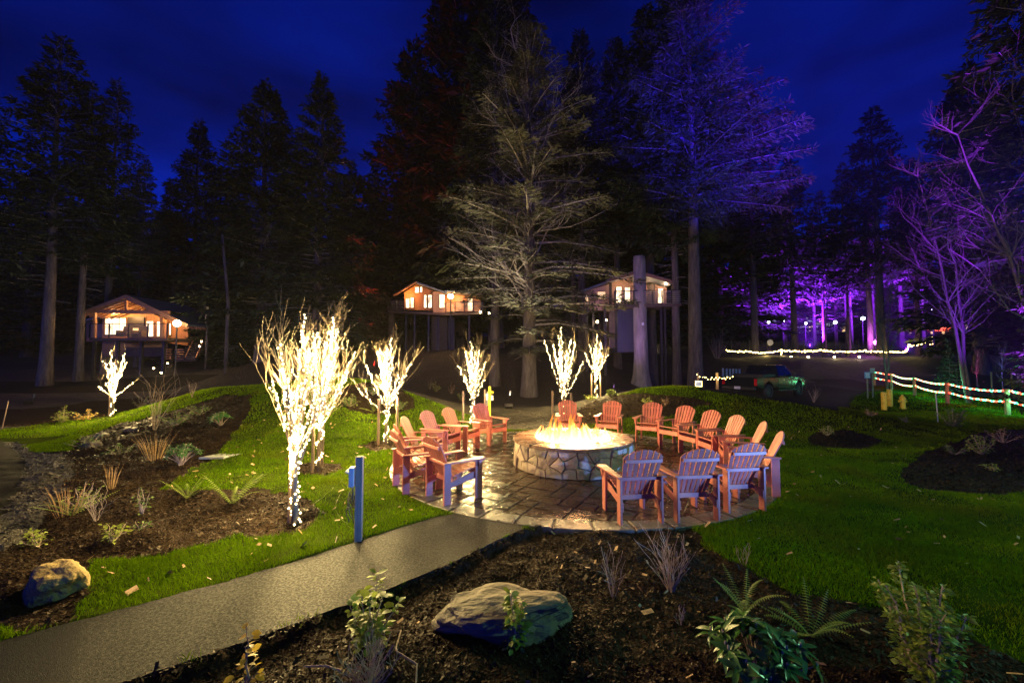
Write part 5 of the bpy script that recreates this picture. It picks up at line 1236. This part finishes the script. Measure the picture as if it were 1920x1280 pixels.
# far fence: mesh panels and picket bits, white disc
fz_ = empty('court_fence', atd(1400, 672, 47), 0, 'dark green mesh fence behind the pale string of lights', 'fence'); b0 = Vector(fz_.location)
for i in range(10):
    q = atd(1338 + i * 34, 672, 47) - b0; MB().box((q.x, 0, 0.95), (0.07, 0.07, 2.4)).build('post', M['steel'], fz_)
mb = MB()
for i in range(26): z = -0.2 + i * 0.085; mb.bar(atd(1338, 672, 47) - b0 + Vector((0, 0, z)), atd(1644, 672, 47) - b0 + Vector((0, 0, z)), 0.012)
mb.build('mesh_wires', M['wire'], fz_)
q = atd(1444, 642, 46.4); t = empty('basketball_hoop', (q.x, q.y, gz(q.x, q.y)), 0, 'pale round backboard in front of the dark mesh fence', 'basketball hoop'); zt = q.z - gz(q.x, q.y)
mb = MB().lathe([(0.001, -.03), (0.34, -.03), (0.34, .03), (0.001, .03)], 20); mb.v = [(x, z, zt + y) for x, y, z in mb.v]; mb.build('backboard', M['grey'], t); MB().tube([(0, .1, -.2), (0, .1, zt)], .05, 6).build('pole', M['steel'], t)
for i, px in enumerate((1355, 1362, 1368, 1374, 1380, 1386)):
    q = atd(px, 672, 38); o = MB().box((0, 0, .35), (.17, .03, .8)).build('picket', M['grey']); o.location = (q.x, 38, gz(q.x, 38)); tag(o, 'pale upright picket of the short fence piece left of the far lights', 'picket', 'pickets left of the far lights')

# ------------------------------------------------------------------ far lamps, building behind the grove, pink flood lamp
FL = [(1398, 592, 3, 'far white lamp low in the trees, leftmost of the row'), (1441, 604, 4, 'far white lamp, second from the left'), (1469, 602, 3, 'far white lamp, third from the left'), (1511, 606, 4, 'far white lamp in front of the pale building'), (1566, 604, 6, 'bright far white lamp beside the pale building'), (1618, 597, 7, 'brightest far white lamp just left of the pink-lit trunk'), (1732, 594, 4, 'far white lamp above the red sign'), (1751, 611, 4, 'far yellowish lamp above the red sign'), (1749, 579, 5, 'far cream lit patch high in the branches')]
for px, py, s_, lab in FL:
    q = atd(px, py, 58); t = empty('lamp', q, 0, lab, 'lamp', 'far lamps behind the grove'); MB().ball((0, 0, 0), 0.055 * s_ / 2 + .04, 8, 6).build('globe', M['lampwhite'], t); MB().tube([(0, 0.1, -.1), (0, .1, gz(q.x, 58) - q.z)], .05, 5).build('pole', M['steel'], t)
    if s_ > 3: light('lamp_light', 'POINT', (0, -.3, 0), (.85, .93, 1), 60, .1, t)
q = atd(1560, 640, 80); t = empty('building', (q.x, 80, q.z), 0, 'far low pale building seen between trunks', 'building'); F2 = Frame(t, 80, (q.x, 80, q.z))
F2.rect('wall', 1490, 606, 1600, 625, 0.3, 'white'); F2.rect('roof', 1486, 602, 1604, 606, 3, 'steel', dy=-.8)
for x in (1516, 1540, 1578): F2.window(x, 610, x + 8, 622, 'windowdim', name='window')
for x in (1500, 1530, 1560, 1590): light('wall_light', 'POINT', F2.p(x, 606, -2.2), (.9, .95, 1), 110, .1, t)
q = atd(1750, 640, 78); t = empty('building', (q.x, 78, q.z), 0, 'far building with a glowing red band sign', 'building'); F2 = Frame(t, 78, (q.x, 78, q.z))
F2.rect('wall', 1696, 610, 1822, 634, 0.3, 'deck'); F2.rect('red_band', 1728, 614, 1786, 620, 0.1, 'lampred', dy=-.2); F2.rect('red_band', 1702, 615, 1716, 620, .1, 'lampred', dy=-.2)
for x in (1703, 1744, 1765, 1790, 1798, 1808): F2.window(x, 621 if x < 1780 else 609, x + 6, 628 if x < 1780 else 620, 'window' if x > 1780 else 'windowdim', name='window')
# pink flood lamp at the foot of a trunk
q = atd(1641, 642, 47); zb = gz(q.x, 47)
t = empty('flood_lamp', (q.x, 47, q.z), 0, 'round pink flood lamp glowing at the foot of a trunk', 'lamp'); mb = MB().lathe([(0.001, -.12), (0.2, -.12), (0.27, 0), (0.001, 0)], 16); mb.v = [(x, z * -1 if False else -z, y) for x, y, z in mb.v]; mb.build('housing', M['steel'], t)
MB().ball((0, -0.05, 0), 0.24, 12, 8, (1, .35, 1)).build('lens', M['lamppink'], t); MB().tube([(0, .1, -.1), (0, .1, zb - q.z)], .04, 5).build('stand', M['steel'], t)
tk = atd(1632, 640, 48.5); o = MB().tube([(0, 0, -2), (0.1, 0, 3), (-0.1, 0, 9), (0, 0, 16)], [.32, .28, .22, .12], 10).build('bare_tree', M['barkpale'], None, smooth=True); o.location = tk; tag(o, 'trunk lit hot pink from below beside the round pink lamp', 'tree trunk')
light('flood', 'POINT', (-0.3, 0.4, 0.2), (0.75, 0.12, 1.0), 500, .1, t)
# saplings and stakes on the right
def sapling(px, y0, y1, label, seed):
    q = gp(px, y1); h_ = atd(px, y0, q.y).z - q.z; t = empty('sapling', q, 0, label, 'sapling', 'saplings on the right'); rg = random.Random(seed); mb = MB()
    P = branchlets(mb, (0, 0, -0.05), (0, 0, 1), h_, 0.035, rg, 0, 0, 5, .5, .05)
    for i in range(18):
        k = rg.randint(2, 6); a = rg.uniform(0, 6.28); branchlets(mb, P[k], (math.cos(a) * .6, math.sin(a) * .6, 1), h_ * rg.uniform(.15, .32), .013, rg, 1, 4, 3, .4)
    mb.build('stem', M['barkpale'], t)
sapling(1833, 655, 726, 'bare sapling lit magenta behind the fence', 3); sapling(1881, 662, 738, 'bare sapling lit blue-violet between two stakes', 4)
for px, y0, y1, lab in ((1795, 692, 722, 'violet-lit stake left of the magenta sapling'), (1861, 697, 740, 'violet-lit stake left of the blue sapling'), (1899, 699, 738, 'violet-lit stake right of the blue sapling')):
    q = gp(px, y1); h_ = atd(px, y0, q.y).z - q.z; o = MB().tube([(0, 0, -.2), (0, 0, h_)], .05, 8).build('tree_stake', M['stake']); o.location = q; tag(o, lab, 'stake', 'violet-lit stakes on the right')
o = MB().tube([(0, 0, -.2), (-.02, 0, .6), (-.04, 0, 1.05)], .018, 6).build('marker_stick', M['grey']); o.location = gp(1759, 792); tag(o, 'thin pale marker stick in the grass right of the hydrant', 'marker stick')
o = MB().tube([(0, 0, -.1), (.18, 0, .95)], .014, 6).build('marker_stick', M['stake']); o.location = gp(3, 803); tag(o, 'thin leaning reddish marker stick at the far left', 'marker stick')
o = MB().box((0, 0, .5), (.12, .05, 1.1)).build('marker_post', M['white']); q = gp(1308, 672); o.location = q; tag(o, 'short white marker at the foot of the thick pale trunk', 'marker post')

# ------------------------------------------------------------------ flood lamps that throw the coloured light (outside the frame or low in the wood)
def flood(name, pos, aim, col, watts, cone, blend, rad, label, hidden_pole=True):
    t = empty('flood_lamp', pos, 0, label, 'lamp', 'coloured flood lamps'); d = (Vector(aim) - Vector(pos)).normalized(); rot = d.to_track_quat('Y', 'Z').to_matrix()
    MB().box(-d * 0.22, (0.34, 0.16, 0.26), rot).build('housing', M['steel'], t, .01)
    MB().tube([(0, 0, -.1) - d * 0.22 if False else Vector((0, 0, -.12)) - d * .24, Vector((-d.x * .24, -d.y * .24, gz(pos[0], pos[1]) - pos[2] - .2))], .03, 6).build('stand', M['steel'], t)
    if name == 'blue': MB().box(d * 0.28 + Vector((0, 0, -0.075)), (0.5, 0.62, 0.012), rot).build('added_barn_door', M['steel'], t)  # unseen flap, added to keep the blue beam off the lawn
    light('flood_light', 'SPOT', (0, 0, 0), col, watts, rad, t, Vector(aim) - Vector(pos), cone, blend)
    t.children[-1].rotation_euler = d.to_track_quat('-Z', 'Y').to_euler()
for nm, pos, aim, col, watts, cone, blend, rad in FLOODS: flood(nm, pos, aim, col, watts, cone, blend, rad, nm + ' flood lamp on a stand outside the picture')
def at_ground(px, Y, up=0.5):
    x = atd(px, 640, Y).x; return (x, Y, gz(x, Y) + up)
flood('blue_up', (13.0, 6.0, 3.0), tuple(atd(1345, 215, 29)), (0.03, 0.012, 1.0), 260000, 34, .9, .15, 'blue projector on a stand outside the picture aimed at the tall conifer')
flood('violet_up', at_ground(1520, 50.5, .4), tuple(atd(1500, 450, 57)), (0.22, 0.015, 1.0), 210000, 120, .9, .15, 'violet flood lamp in front of the far grove, left')
flood('violet_up2', at_ground(1700, 50.5, .4), tuple(atd(1700, 450, 57)), (0.24, 0.015, 1.0), 190000, 120, .9, .15, 'violet flood lamp in front of the far grove, right')
flood('violet_bare', at_ground(1960, 18.5, .3), tuple(atd(1790, 480, 23)), (0.24, 0.02, 1.0), 9000, 80, .9, .1, 'violet flood lamp lighting the bare leaning tree')
flood('violet_side', at_ground(2030, 12.5, .4), tuple(atd(1900, 230, 18)), (0.30, 0.02, 1.0), 70000, 85, .9, .12, 'violet flood lamp under the trees at the right edge')
flood('red_up', at_ground(700, 29), tuple(atd(760, 330, 37)), (1.0, 0.03, 0.02), 11000, 50, .9, .15, 'red flood lamp at the foot of the reddish conifer')
flood('white_up', at_ground(955, 18.2, .3), tuple(atd(985, 300, 24.5)), (1.0, 0.82, 0.60), 4600, 62, .9, .15, 'white flood lamp aimed up into the big spruce')
flood('white_trunks', at_ground(1290, 21, .3), tuple(atd(1270, 480, 30)), (1.0, 0.9, 0.8), 250, 70, .9, .15, 'white flood lamp on the trunks round the treehouse')
flood('pale_left', at_ground(60, 22, .3), tuple(atd(130, 480, 31)), (0.6, 0.8, 1.0), 100, 60, .9, .15, 'pale flood lamp on the trunks at the far left')
flood('lilac_up', at_ground(1150, 26.0, .3), tuple(atd(1190, 560, 33)), (0.55, 0.26, 1.0), 1300, 60, .9, .15, 'lilac flood lamp below the pink treehouse')
for nm_, px_, py_, c_, wt_, lab_ in (('magenta', 1833, 726, (1.0, 0.04, 0.40), 420, 'magenta flood lamp at the foot of the bare sapling'), ('indigo', 1881, 738, (0.12, 0.06, 1.0), 500, 'indigo flood lamp at the foot of the sapling between two stakes')):
    b_ = gp(px_, py_); flood(nm_, tuple(b_ + Vector((0.2, -.5, .12))), tuple(b_ + Vector((0, 0, 1.7))), c_, wt_, 60, .9, .04, lab_)
flood('drive', (17.8, 12.2, 2.2), (18.4, 20.5, 0.2), (1.0, 0.92, 0.6), 420, 60, .9, .06, 'white flood lamp outside the picture lighting the yellow bollards')
# ------------------------------------------------------------------ boulders
def boulder(px, py, wpx, hpx, label, seed, m, asp=0.7, rz=0.0, sink=0.15, noise=0.22, strat=0.0):
    q = gp(px, py); k = q.y / FPX; bm = bmesh.new(); bmesh.ops.create_icosphere(bm, subdivisions=4, radius=1.0); sd = seed * 17.3
    from mathutils import noise as mn
    for v in bm.verts:
        p = v.co.copy(); n1 = mn.noise(p * 1.1 + Vector((sd, 0, 0))); n2 = mn.noise(p * 2.6 + Vector((0, sd, 0))); n3 = mn.noise(p * 7 + Vector((0, 0, sd)))
        f = 1 + noise * n1 * 1.6 + noise * .6 * n2 + noise * .22 * n3
        if strat: f += strat * (math.sin(p.z * 16 + p.x * 3 + 3 * n1) * 0.5 + mn.noise(Vector((p.x * 3, p.y * 3, p.z * 12))) * .6)
        v.co = p * f
        if v.co.z > 0.55: v.co.z = 0.55 + (v.co.z - 0.55) * .55
    w_ = wpx * k / 2; h_ = hpx * k
    for v in bm.verts: v.co = Vector((v.co.x * w_, v.co.y * w_ * asp, (v.co.z + 0.72 - sink) * h_ / 1.35))
    me = bpy.data.meshes.new('boulder'); bm.to_mesh(me); bm.free(); o = link('boulder', me, None, M[m]); o.location = (q.x, q.y, float(hfull(q.x, q.y)) - 0.02); o.rotation_euler = (0, 0, rz)
    return tag(o, label, 'boulder', 'boulders in the planting beds')
boulder(958, 1165, 228, 60, 'large flat grey boulder with a layered top, in the mulch at the front middle', 3, 'boulder', 0.55, 0.05, 0.2, .27, .045)
boulder(108, 1105, 104, 54, 'pale tan boulder at the edge of the grass, lower left', 5, 'paleboulder', 0.7, -0.35, 0.15, .28)
boulder(172, 836, 30, 14, 'low grey rock at the foot of the left lawn patch, right one', 7, 'boulder', .7, 0, .2, .3); boulder(190, 818, 24, 10, 'small pale-topped rock in the left bed, upper one', 8, 'boulder', .7, 0, .2, .3); boulder(248, 806, 26, 8, 'small flat rock below the dry grasses in the left bed', 9, 'boulder', .7, 0, .2, .3)

# ------------------------------------------------------------------ plants
def leaf_mesh(name, L_, W_, fold=0.25, curl=0.25, m=None, n=4):
    """one leaf along +y, folded along its midrib"""
    V_, F_ = [], []
    for i in range(n + 1):
        q = i / n; w_ = W_ / 2 * math.sin(math.pi * min(1, q * 0.92 + 0.06)) ** 0.8; y = L_ * q; z = -curl * L_ * q * q
        V_ += [(-w_, y, z + fold * w_), (0, y, z), (w_, y, z + fold * w_)]
    for i in range(n):
        a = i * 3; F_ += [(a, a + 1, a + 4, a + 3), (a + 1, a + 2, a + 5, a + 4)]
    me = bpy.data.meshes.new(name); me.from_pydata(V_, [], F_); me.materials.append(M[m])
    for p in me.polygons: p.use_smooth = True
    return me
def leaf_matrix(p, d, up, s=1.0):
    y = Vector(d).normalized(); x = y.cross(Vector(up));
    if x.length < 1e-3: x = y.cross(Vector((1, 0, 0)))
    x.normalize(); z = x.cross(y); return Matrix.Translation(p) @ Matrix((x * s, y * s, z * s)).transposed().to_4x4()
def leaf_batch(items, L_, W_, fold=.25, curl=.2):
    """many small leaves as one mesh: items (p, dir, up, scale)"""
    V_, F_ = [], []
    base = [Vector((0, 0, 0)), Vector((-W_ / 2, L_ * .45, fold * W_ / 2 - curl * L_ * .2)), Vector((0, L_ * .5, -curl * L_ * .25)), Vector((W_ / 2, L_ * .45, fold * W_ / 2 - curl * L_ * .2)), Vector((0, L_, -curl * L_))]
    for p, d, up, s in items:
        Mx = leaf_matrix(p, d, up, s); b = len(V_); V_ += [tuple(Mx @ q) for q in base]; F_ += [(b, b + 2, b + 1), (b, b + 3, b + 2), (b + 1, b + 2, b + 4), (b + 2, b + 3, b + 4)]
    me = bpy.data.meshes.new('leaves'); me.from_pydata(V_, [], F_); return me
def rv3(rg, s=1.0): return Vector((rg.gauss(0, s), rg.gauss(0, s), rg.gauss(0, s)))
def plant_root(name, px, py, label, cat, group=None):
    q = gp(px, py); return empty(name, (q.x, q.y, float(hfull(q.x, q.y)) - .01), 0, label, cat, group), q
# rhododendrons: whorls of long glossy leaves at stem ends
def rhodo(px, py, wpx, hpx, label, seed, leaf=0.11, whorls=18, each=True, nl=8, group='rhododendrons'):
    t, q = plant_root('rhododendron', px, py, label, 'shrub', group); rg = random.Random(seed); k = q.y / FPX; w_, h_ = wpx * k / 2, hpx * k
    st = MB(); lm = [leaf_mesh('leaf', leaf, leaf * .34, .35, c_, 'leafglossy') for c_ in (.12, .3, .5)]; items = []
    for i in range(whorls):
        a = rg.uniform(0, 6.28); r_ = math.sqrt(rg.uniform(0.0, 1)); e = Vector((w_ * r_ * math.cos(a), w_ * .8 * r_ * math.sin(a), h_ * (0.25 + .75 * math.sqrt(max(0, 1 - r_ * r_ * .8))) * rg.uniform(.75, 1.0)))
        st.tube([Vector((rg.gauss(0, .02), rg.gauss(0, .02), 0)), e * .5 + Vector((0, 0, h_ * .05)), e], [.008, .006, .004], 4)
        st.ball(e + Vector((0, 0, .012)), .009, 6, 4, (1, 1, 1.9))
        ax = (Vector((e.x * .8, e.y * .8, h_ * .7))).normalized(); ph = rg.uniform(0, 6)
        for j in range(nl):
            b_ = ph + 6.283 * j / nl; s1 = ax.cross(Vector((.3, .9, .1))).normalized(); s2 = ax.cross(s1)
            d = (s1 * math.cos(b_) + s2 * math.sin(b_)) + ax * rg.uniform(-.15, .75); items.append((e - ax * rg.uniform(0, .03), d, ax, rg.uniform(.75, 1.25)))
    st.build('stems', M['drytwig'], t)
    if each:
        for it in items:
            o = link('leaf', rg.choice(lm), t); o.matrix_local = leaf_matrix(*it)
    else:
        o = link('leaves', leaf_batch(items, leaf, leaf * .36), t, M['leafglossy']); o['kind'] = 'stuff'
rhodo(1425, 1290, 190, 120, 'glossy broad-leaved shrub with whorled leaves, cut by the bottom edge', 2, .125, 30, True, 8)
rhodo(338, 876, 62, 42, 'rounded glossy green shrub in the left bed beside the lawn edge', 4, .10, 26, False, 9)
rhodo(415, 794, 40, 26, 'light green shrub on the dark mulch near the mound crest', 6, .13, 14, False, 8)
# ferns: arching fronds with paired leaflets
def frond(L_, W_, arch, m, seed):
    V_, F_ = [], []; n_ = 20; rg = random.Random(seed)
    for i in range(1, n_):
        q = i / n_; y = L_ * q * (1 - .18 * arch * q); z = L_ * (q * .75 - arch * .75 * q * q); w_ = W_ / 2 * math.sin(math.pi * (q * .8 + .16)) * rg.uniform(.9, 1.1)
        for s_ in (-1, 1):
            b = len(V_); hw = L_ / n_ * .36; V_ += [(0, y - hw, z), (s_ * w_, y + hw * .9, z - w_ * .2), (0, y + hw, z + .001), (s_ * w_ * .5, y - hw * .2, z - w_ * .06)]; F_ += [(b, b + 3, b + 1, b + 2)]
    P = [(0, L_ * q * (1 - .18 * arch * q), L_ * (q * .75 - arch * .75 * q * q) - .002) for q in np.linspace(0, 1, 8)]; mb = MB().tube(P, [.004 - .0004 * i for i in range(8)], 3, False); b = len(V_); V_ += mb.v; F_ += [tuple(i + b for i in f) for f in mb.f]
    me = bpy.data.meshes.new('frond'); me.from_pydata(V_, [], F_); me.materials.append(M[m]); return me
def fern(px, py, wpx, hpx, label, seed, n=11, upright=0.5):
    t, q = plant_root('fern', px, py, label, 'fern', 'ferns'); k = q.y / FPX; rg = random.Random(seed); S = hpx * k
    ms = [frond(1.0, .2, a, 'fern', seed + i) for i, a in enumerate((.25, .5, .8))]
    for i in range(n):
        o = link('frond', rg.choice(ms), t); L_ = S * rg.uniform(.85, 1.2); o.scale = (L_,) * 3; o.rotation_euler = (rg.uniform(-.1, upright), rg.gauss(0, .15), 6.283 * (i + rg.uniform(-.3, .3)) / n)
fern(1398, 1150, 110, 88, 'fern with arching fronds behind the glossy shrub, left of the pair', 3, 9); fern(1520, 1185, 150, 100, 'larger sprawling fern right of the glossy shrub', 5, 14, .35)
fern(435, 946, 85, 66, 'upright pale green fern on the lawn edge beside the lit tree mulch', 7, 10, .6); fern(352, 936, 48, 50, 'smaller fern at the tip of the left lawn', 8, 8, .6); fern(135, 965, 80, 56, 'yellowing fern in the left bed near the gravel', 9, 10, .4); fern(700, 772, 36, 26, 'fern on the mulch island on the mound', 12, 9)
# leafy upright shrubs: stems with small leaves
def leafy(px, py, wpx, hpx, label, seed, nst=5, leaf=.05, per=22, m='leafmid', each=False, m2=None, spread=1.0, name='leafy_shrub', group='leafy shrubs', wl=.7, low=0.1):
    t, q = plant_root(name, px, py, label, 'shrub', group); k = q.y / FPX; rg = random.Random(seed); w_, h_ = wpx * k / 2, hpx * k; st = MB(); it, it2 = [], []
    for i in range(nst):
        a = rg.uniform(0, 6.28); r_ = math.sqrt(rg.random()) * spread; hh = h_ * (rg.uniform(.55, 1) if i else 1.0) * (1 - .35 * r_); P = []
        for j in range(7):
            s_ = j / 6; P.append(Vector((w_ * r_ * math.cos(a) * s_ ** .8 + rg.gauss(0, .008), w_ * r_ * math.sin(a) * s_ ** .8 + rg.gauss(0, .008), hh * s_)))
        st.tube(P, [.006 * (1 - .7 * j / 6) * (1 + h_) for j in range(7)], 4, False)
        for j in range(per):
            s_ = rg.uniform(low, 1.0); ii = min(5, int(s_ * 6)); p = P[ii].lerp(P[ii + 1], s_ * 6 - ii); b_ = rg.uniform(0, 6.28); d = Vector((math.cos(b_), math.sin(b_), rg.uniform(-.3, .7)))
            tw = p + d * rg.uniform(.01, .05) * (1.2 - s_) * 2; (it2 if m2 and rg.random() < .22 else it).append((tw, d, Vector((0, 0, 1)) + rv3(rg, .4), rg.uniform(.6, 1.3)))
            if rg.random() < .4: st.tube([p, tw], .0022, 3, False)
    st.build('stems', M['drytwig'], t)
    if each:
        lm = leaf_mesh('leaf', leaf, leaf * wl, .2, .25, m, 3); l2 = leaf_mesh('leaf', leaf, leaf * wl, .2, .25, m2, 3) if m2 else None
        for L0, me in ((it, lm), (it2, l2)):
            for x in L0: o = link('leaf', me, t); o.matrix_local = leaf_matrix(*x)
    else:
        o = link('leaves', leaf_batch(it, leaf, leaf * wl), t, M[m]); o['kind'] = 'stuff'
        if it2: o = link('yellow_leaves', leaf_batch(it2, leaf, leaf * wl), t, M[m2]); o['kind'] = 'stuff'
    return t
leafy(690, 1195, 110, 150, 'leafy upright shrub with round green leaves in front of the path', 3, 8, .068, 36, 'leaflime', True, 'leafmid', group=None)
leafy(968, 1210, 60, 122, 'slim spire of yellow-green leaves in front of the big boulder', 5, 3, .055, 60, 'leaflime', True, 'leafmid', .5, group=None)
leafy(465, 1262, 30, 140, 'thin stem with few yellow and orange leaves at the lower left of the path', 6, 2, .055, 14, 'leafyellow', True, None, .6, group=None)
leafy(1745, 1290, 150, 285, 'tall tapering shrub with small pale green leaves at the lower right', 8, 10, .05, 150, 'leaflime', False, 'leafmid', .9, group=None)
leafy(1690, 1190, 40, 60, 'low thin twiggy plant left of the tall tapering shrub', 9, 3, .03, 12, 'leafmid')
leafy(72, 1028, 46, 44, 'small lime-leaved shrub at the left edge of the bed', 10, 6, .05, 14, 'leaflime'); leafy(212, 1022, 50, 42, 'small round-leaved shrub in the left bed above the grass strip', 11, 6, .05, 12, 'leaflime')
leafy(266, 965, 30, 66, 'slender leafy plant in the middle of the left bed', 12, 4, .045, 18, 'leafmid'); leafy(150, 950, 60, 60, 'weedy yellow-green plant beside the yellowing fern', 13, 6, .045, 16, 'leaflime'); leafy(262, 1000, 30, 20, 'tiny green plant low in the left bed', 14, 4, .04, 8, 'leafmid')
leafy(118, 792, 36, 34, 'lit green shrub left of the far-left lit tree', 15, 9, .07, 26, 'leaflime'); leafy(165, 786, 46, 24, 'low yellowish shrub beside the far-left lit tree', 16, 9, .06, 22, 'leafyellow', m2='leafmid'); leafy(262, 764, 30, 26, 'green shrub right of the far-left lit tree', 17, 8, .07, 24, 'leafmid')
leafy(330, 800, 60, 30, 'sprawling dark green shrub high in the left bed', 18, 10, .06, 24, 'leafmid'); leafy(375, 775, 50, 24, 'mossy low shrub under the mound crest', 19, 10, .06, 24, 'leafmid'); leafy(160, 836, 60, 30, 'dark low shrub over the rocks by the left lawn patch', 20, 10, .06, 22, 'leafmid'); leafy(225, 850, 50, 26, 'scraggly low plant below the dry grasses', 21, 8, .05, 16, 'leafmid')
leafy(655, 762, 46, 28, 'dark bush on the left part of the mulch island', 22, 10, .07, 26, 'leafmid'); leafy(748, 768, 40, 26, 'bush with lit leaves on the right part of the mulch island', 23, 9, .06, 24, 'leafmid'); leafy(700, 740, 50, 22, 'bush along the top of the mulch island', 24, 10, .07, 24, 'leafmid')
leafy(818, 734, 22, 24, 'yellowish shrub behind the mound left of the red chairs', 25, 8, .09, 22, 'leaflime'); leafy(846, 738, 14, 26, 'brownish upright shrub next to the yellowish one', 26, 5, .08, 18, 'drygrass'); leafy(866, 752, 20, 24, 'green shrub nearest the chairs at the back left', 27, 7, .08, 22, 'leafmid'); leafy(806, 730, 12, 24, 'thin shrub at the left end of the back left row', 28, 5, .08, 16, 'leafmid')
leafy(1147, 742, 28, 14, 'bright green low plant beside the lit tree on the mound', 29, 8, .09, 22, 'leaflime'); leafy(1105, 750, 26, 12, 'low yellow-green plant at the left of the mulch mound', 30, 7, .09, 18, 'leaflime'); leafy(1215, 758, 24, 18, 'small pale shrub on the right part of the mulch mound', 31, 7, .06, 16, 'leaflime'); leafy(1248, 760, 16, 22, 'small pale shrub at the top right of the mulch mound', 32, 6, .06, 16, 'drygrass')
leafy(1550, 816, 26, 26, 'pale young shrub in the round mulch spot', 33, 7, .05, 20, 'leaflime'); leafy(1842, 852, 44, 50, 'pale green shrub in the dark bed at the right', 34, 9, .06, 26, 'leaflime'); leafy(1788, 852, 46, 26, 'low grey-green plant left of the pale shrub in the right bed', 35, 8, .05, 20, 'leafmid'); leafy(1862, 882, 26, 18, 'tiny yellowish plant low in the right bed', 36, 5, .05, 12, 'leaflime'); leafy(1880, 830, 50, 34, 'twiggy shrub behind the pale one in the right bed', 37, 9, .05, 14, 'drygrass')
leafy(1786, 800, 44, 46, 'dark leafy shrub right of the thin marker stick', 38, 12, .09, 28, 'leafmid'); leafy(1630, 780, 26, 18, 'dry pale clump at the edge of the drive below the bollards', 39, 9, .05, 14, 'drygrass'); leafy(1700, 792, 26, 16, 'dull clump below the hydrant', 40, 7, .05, 12, 'leafmid')
# dry grass clumps and twiggy shrubs
def twiggy(px, py, wpx, hpx, label, seed, n=16, m='drytwig', name='dry_shrub', depth=1, group='dry shrubs and grasses', r=.005, grassy=False):
    t, q = plant_root(name, px, py, label, 'dry plant', group); k = q.y / FPX; rg = random.Random(seed); w_, h_ = wpx * k / 2, hpx * k; mb = MB()
    for i in range(n):
        a = rg.uniform(0, 6.28); s_ = math.sqrt(rg.random()); L_ = h_ * rg.uniform(.6, 1.05); d = Vector((w_ / h_ * s_ * math.cos(a), w_ / h_ * s_ * math.sin(a), 1)); p = Vector((math.cos(a), math.sin(a), 0)) * s_ * w_ * (.5 if grassy else .12)
        if grassy: mb.tube([p, p + d * L_ * .6, p + d * L_ + Vector((d.x, d.y, -.5)) * L_ * .15], [r, r * .8, r * .3], 3, False)
        else: branchlets(mb, p, d, L_, r, rg, depth, 4, 3, .2, .09)
    mb.build('stems', M[m], t); return t
twiggy(1258, 1102, 80, 92, 'bare pale twiggy shrub with budded tips at the edge of the right lawn', 3, 22, r=.0065); twiggy(1150, 1118, 30, 70, 'thin bare brown twigs in the foreground mulch', 4, 6, r=.004); twiggy(690, 1285, 150, 70, 'tangled heap of dry twigs below the leafy shrub', 5, 30, depth=2); twiggy(1275, 1165, 24, 30, 'tiny dry weed below the twiggy shrub', 6, 6, r=.003)
twiggy(290, 866, 44, 52, 'tawny dry grass clump in the middle of the left bed', 7, 50, 'drygrass', 'dry_grass', r=.0035, grassy=True); twiggy(208, 918, 24, 48, 'narrow sheaf of dry tan stems in the left bed', 8, 36, 'drygrass', 'dry_grass', r=.003, grassy=True); twiggy(125, 965, 60, 70, 'spreading dry brown stems by the gravel', 9, 36, 'drygrass', 'dry_grass', r=.003, grassy=True)
twiggy(290, 806, 36, 84, 'tall bare brown shrub rising over the mound crest at the left', 10, 12, r=.0065); twiggy(360, 745, 14, 26, 'small twigs on the left mound crest', 11, 8, r=.01); twiggy(1526, 754, 18, 26, 'pale dead weed at the crest of the right lawn', 12, 10, r=.012); twiggy(180, 985, 40, 60, 'loose bare twigs beside the slender plant', 13, 8, r=.004); twiggy(1395, 1060, 44, 34, 'faint bare twig arch behind the ferns', 14, 4, r=.003)
twiggy(318, 690, 18, 40, 'dry brush below the left cabin stairs', 15, 14, r=.02); twiggy(1345, 672, 60, 60, 'brushy bare branches right of the thick pale trunk', 16, 14, r=.03)
# loose twigs and a mossy tuft in the foreground
def loose(pts, r, label):
    P = [gp(*p) for p in pts]; o = MB().tube([Vector((p.x, p.y, float(hfull(p.x, p.y)) + .03 + .02 * (i % 2))) for i, p in enumerate(P)], r, 5).build('dropped_twig', M['drytwig']); return tag(o, label, 'twig', 'twigs lying on the mulch')
loose([(725, 1170), (752, 1178), (742, 1220), (745, 1232), (782, 1252), (780, 1290)], .007, 'long crooked pale twig right of the leafy shrub'); loose([(610, 1042), (622, 1030), (632, 1010)], .006, 'small twig at the grass edge beside the path'); loose([(570, 1242), (610, 1252), (640, 1262)], .006, 'pale twig left of the dry heap')
# ------------------------------------------------------------------ thin haze volume added to make a glow round the lights
HAZE = 0.0002
hm = bpy.data.materials.new('glow_haze'); hm.use_nodes = True; n = hm.node_tree.nodes; L = hm.node_tree.links
n.remove(n['Principled BSDF']); pv = n.new('ShaderNodeVolumePrincipled'); pv.inputs['Density'].default_value = HAZE; pv.inputs['Color'].default_value = (0.9, 0.9, 0.9, 1); pv.inputs['Anisotropy'].default_value = 0.2
L.new(pv.outputs[0], n['Material Output'].inputs['Volume'])
hz = MB().box((0, 81, 29), (320, 200, 84)).build('haze', hm); tag(hz, kind='stuff'); hz.display_type = 'WIRE'
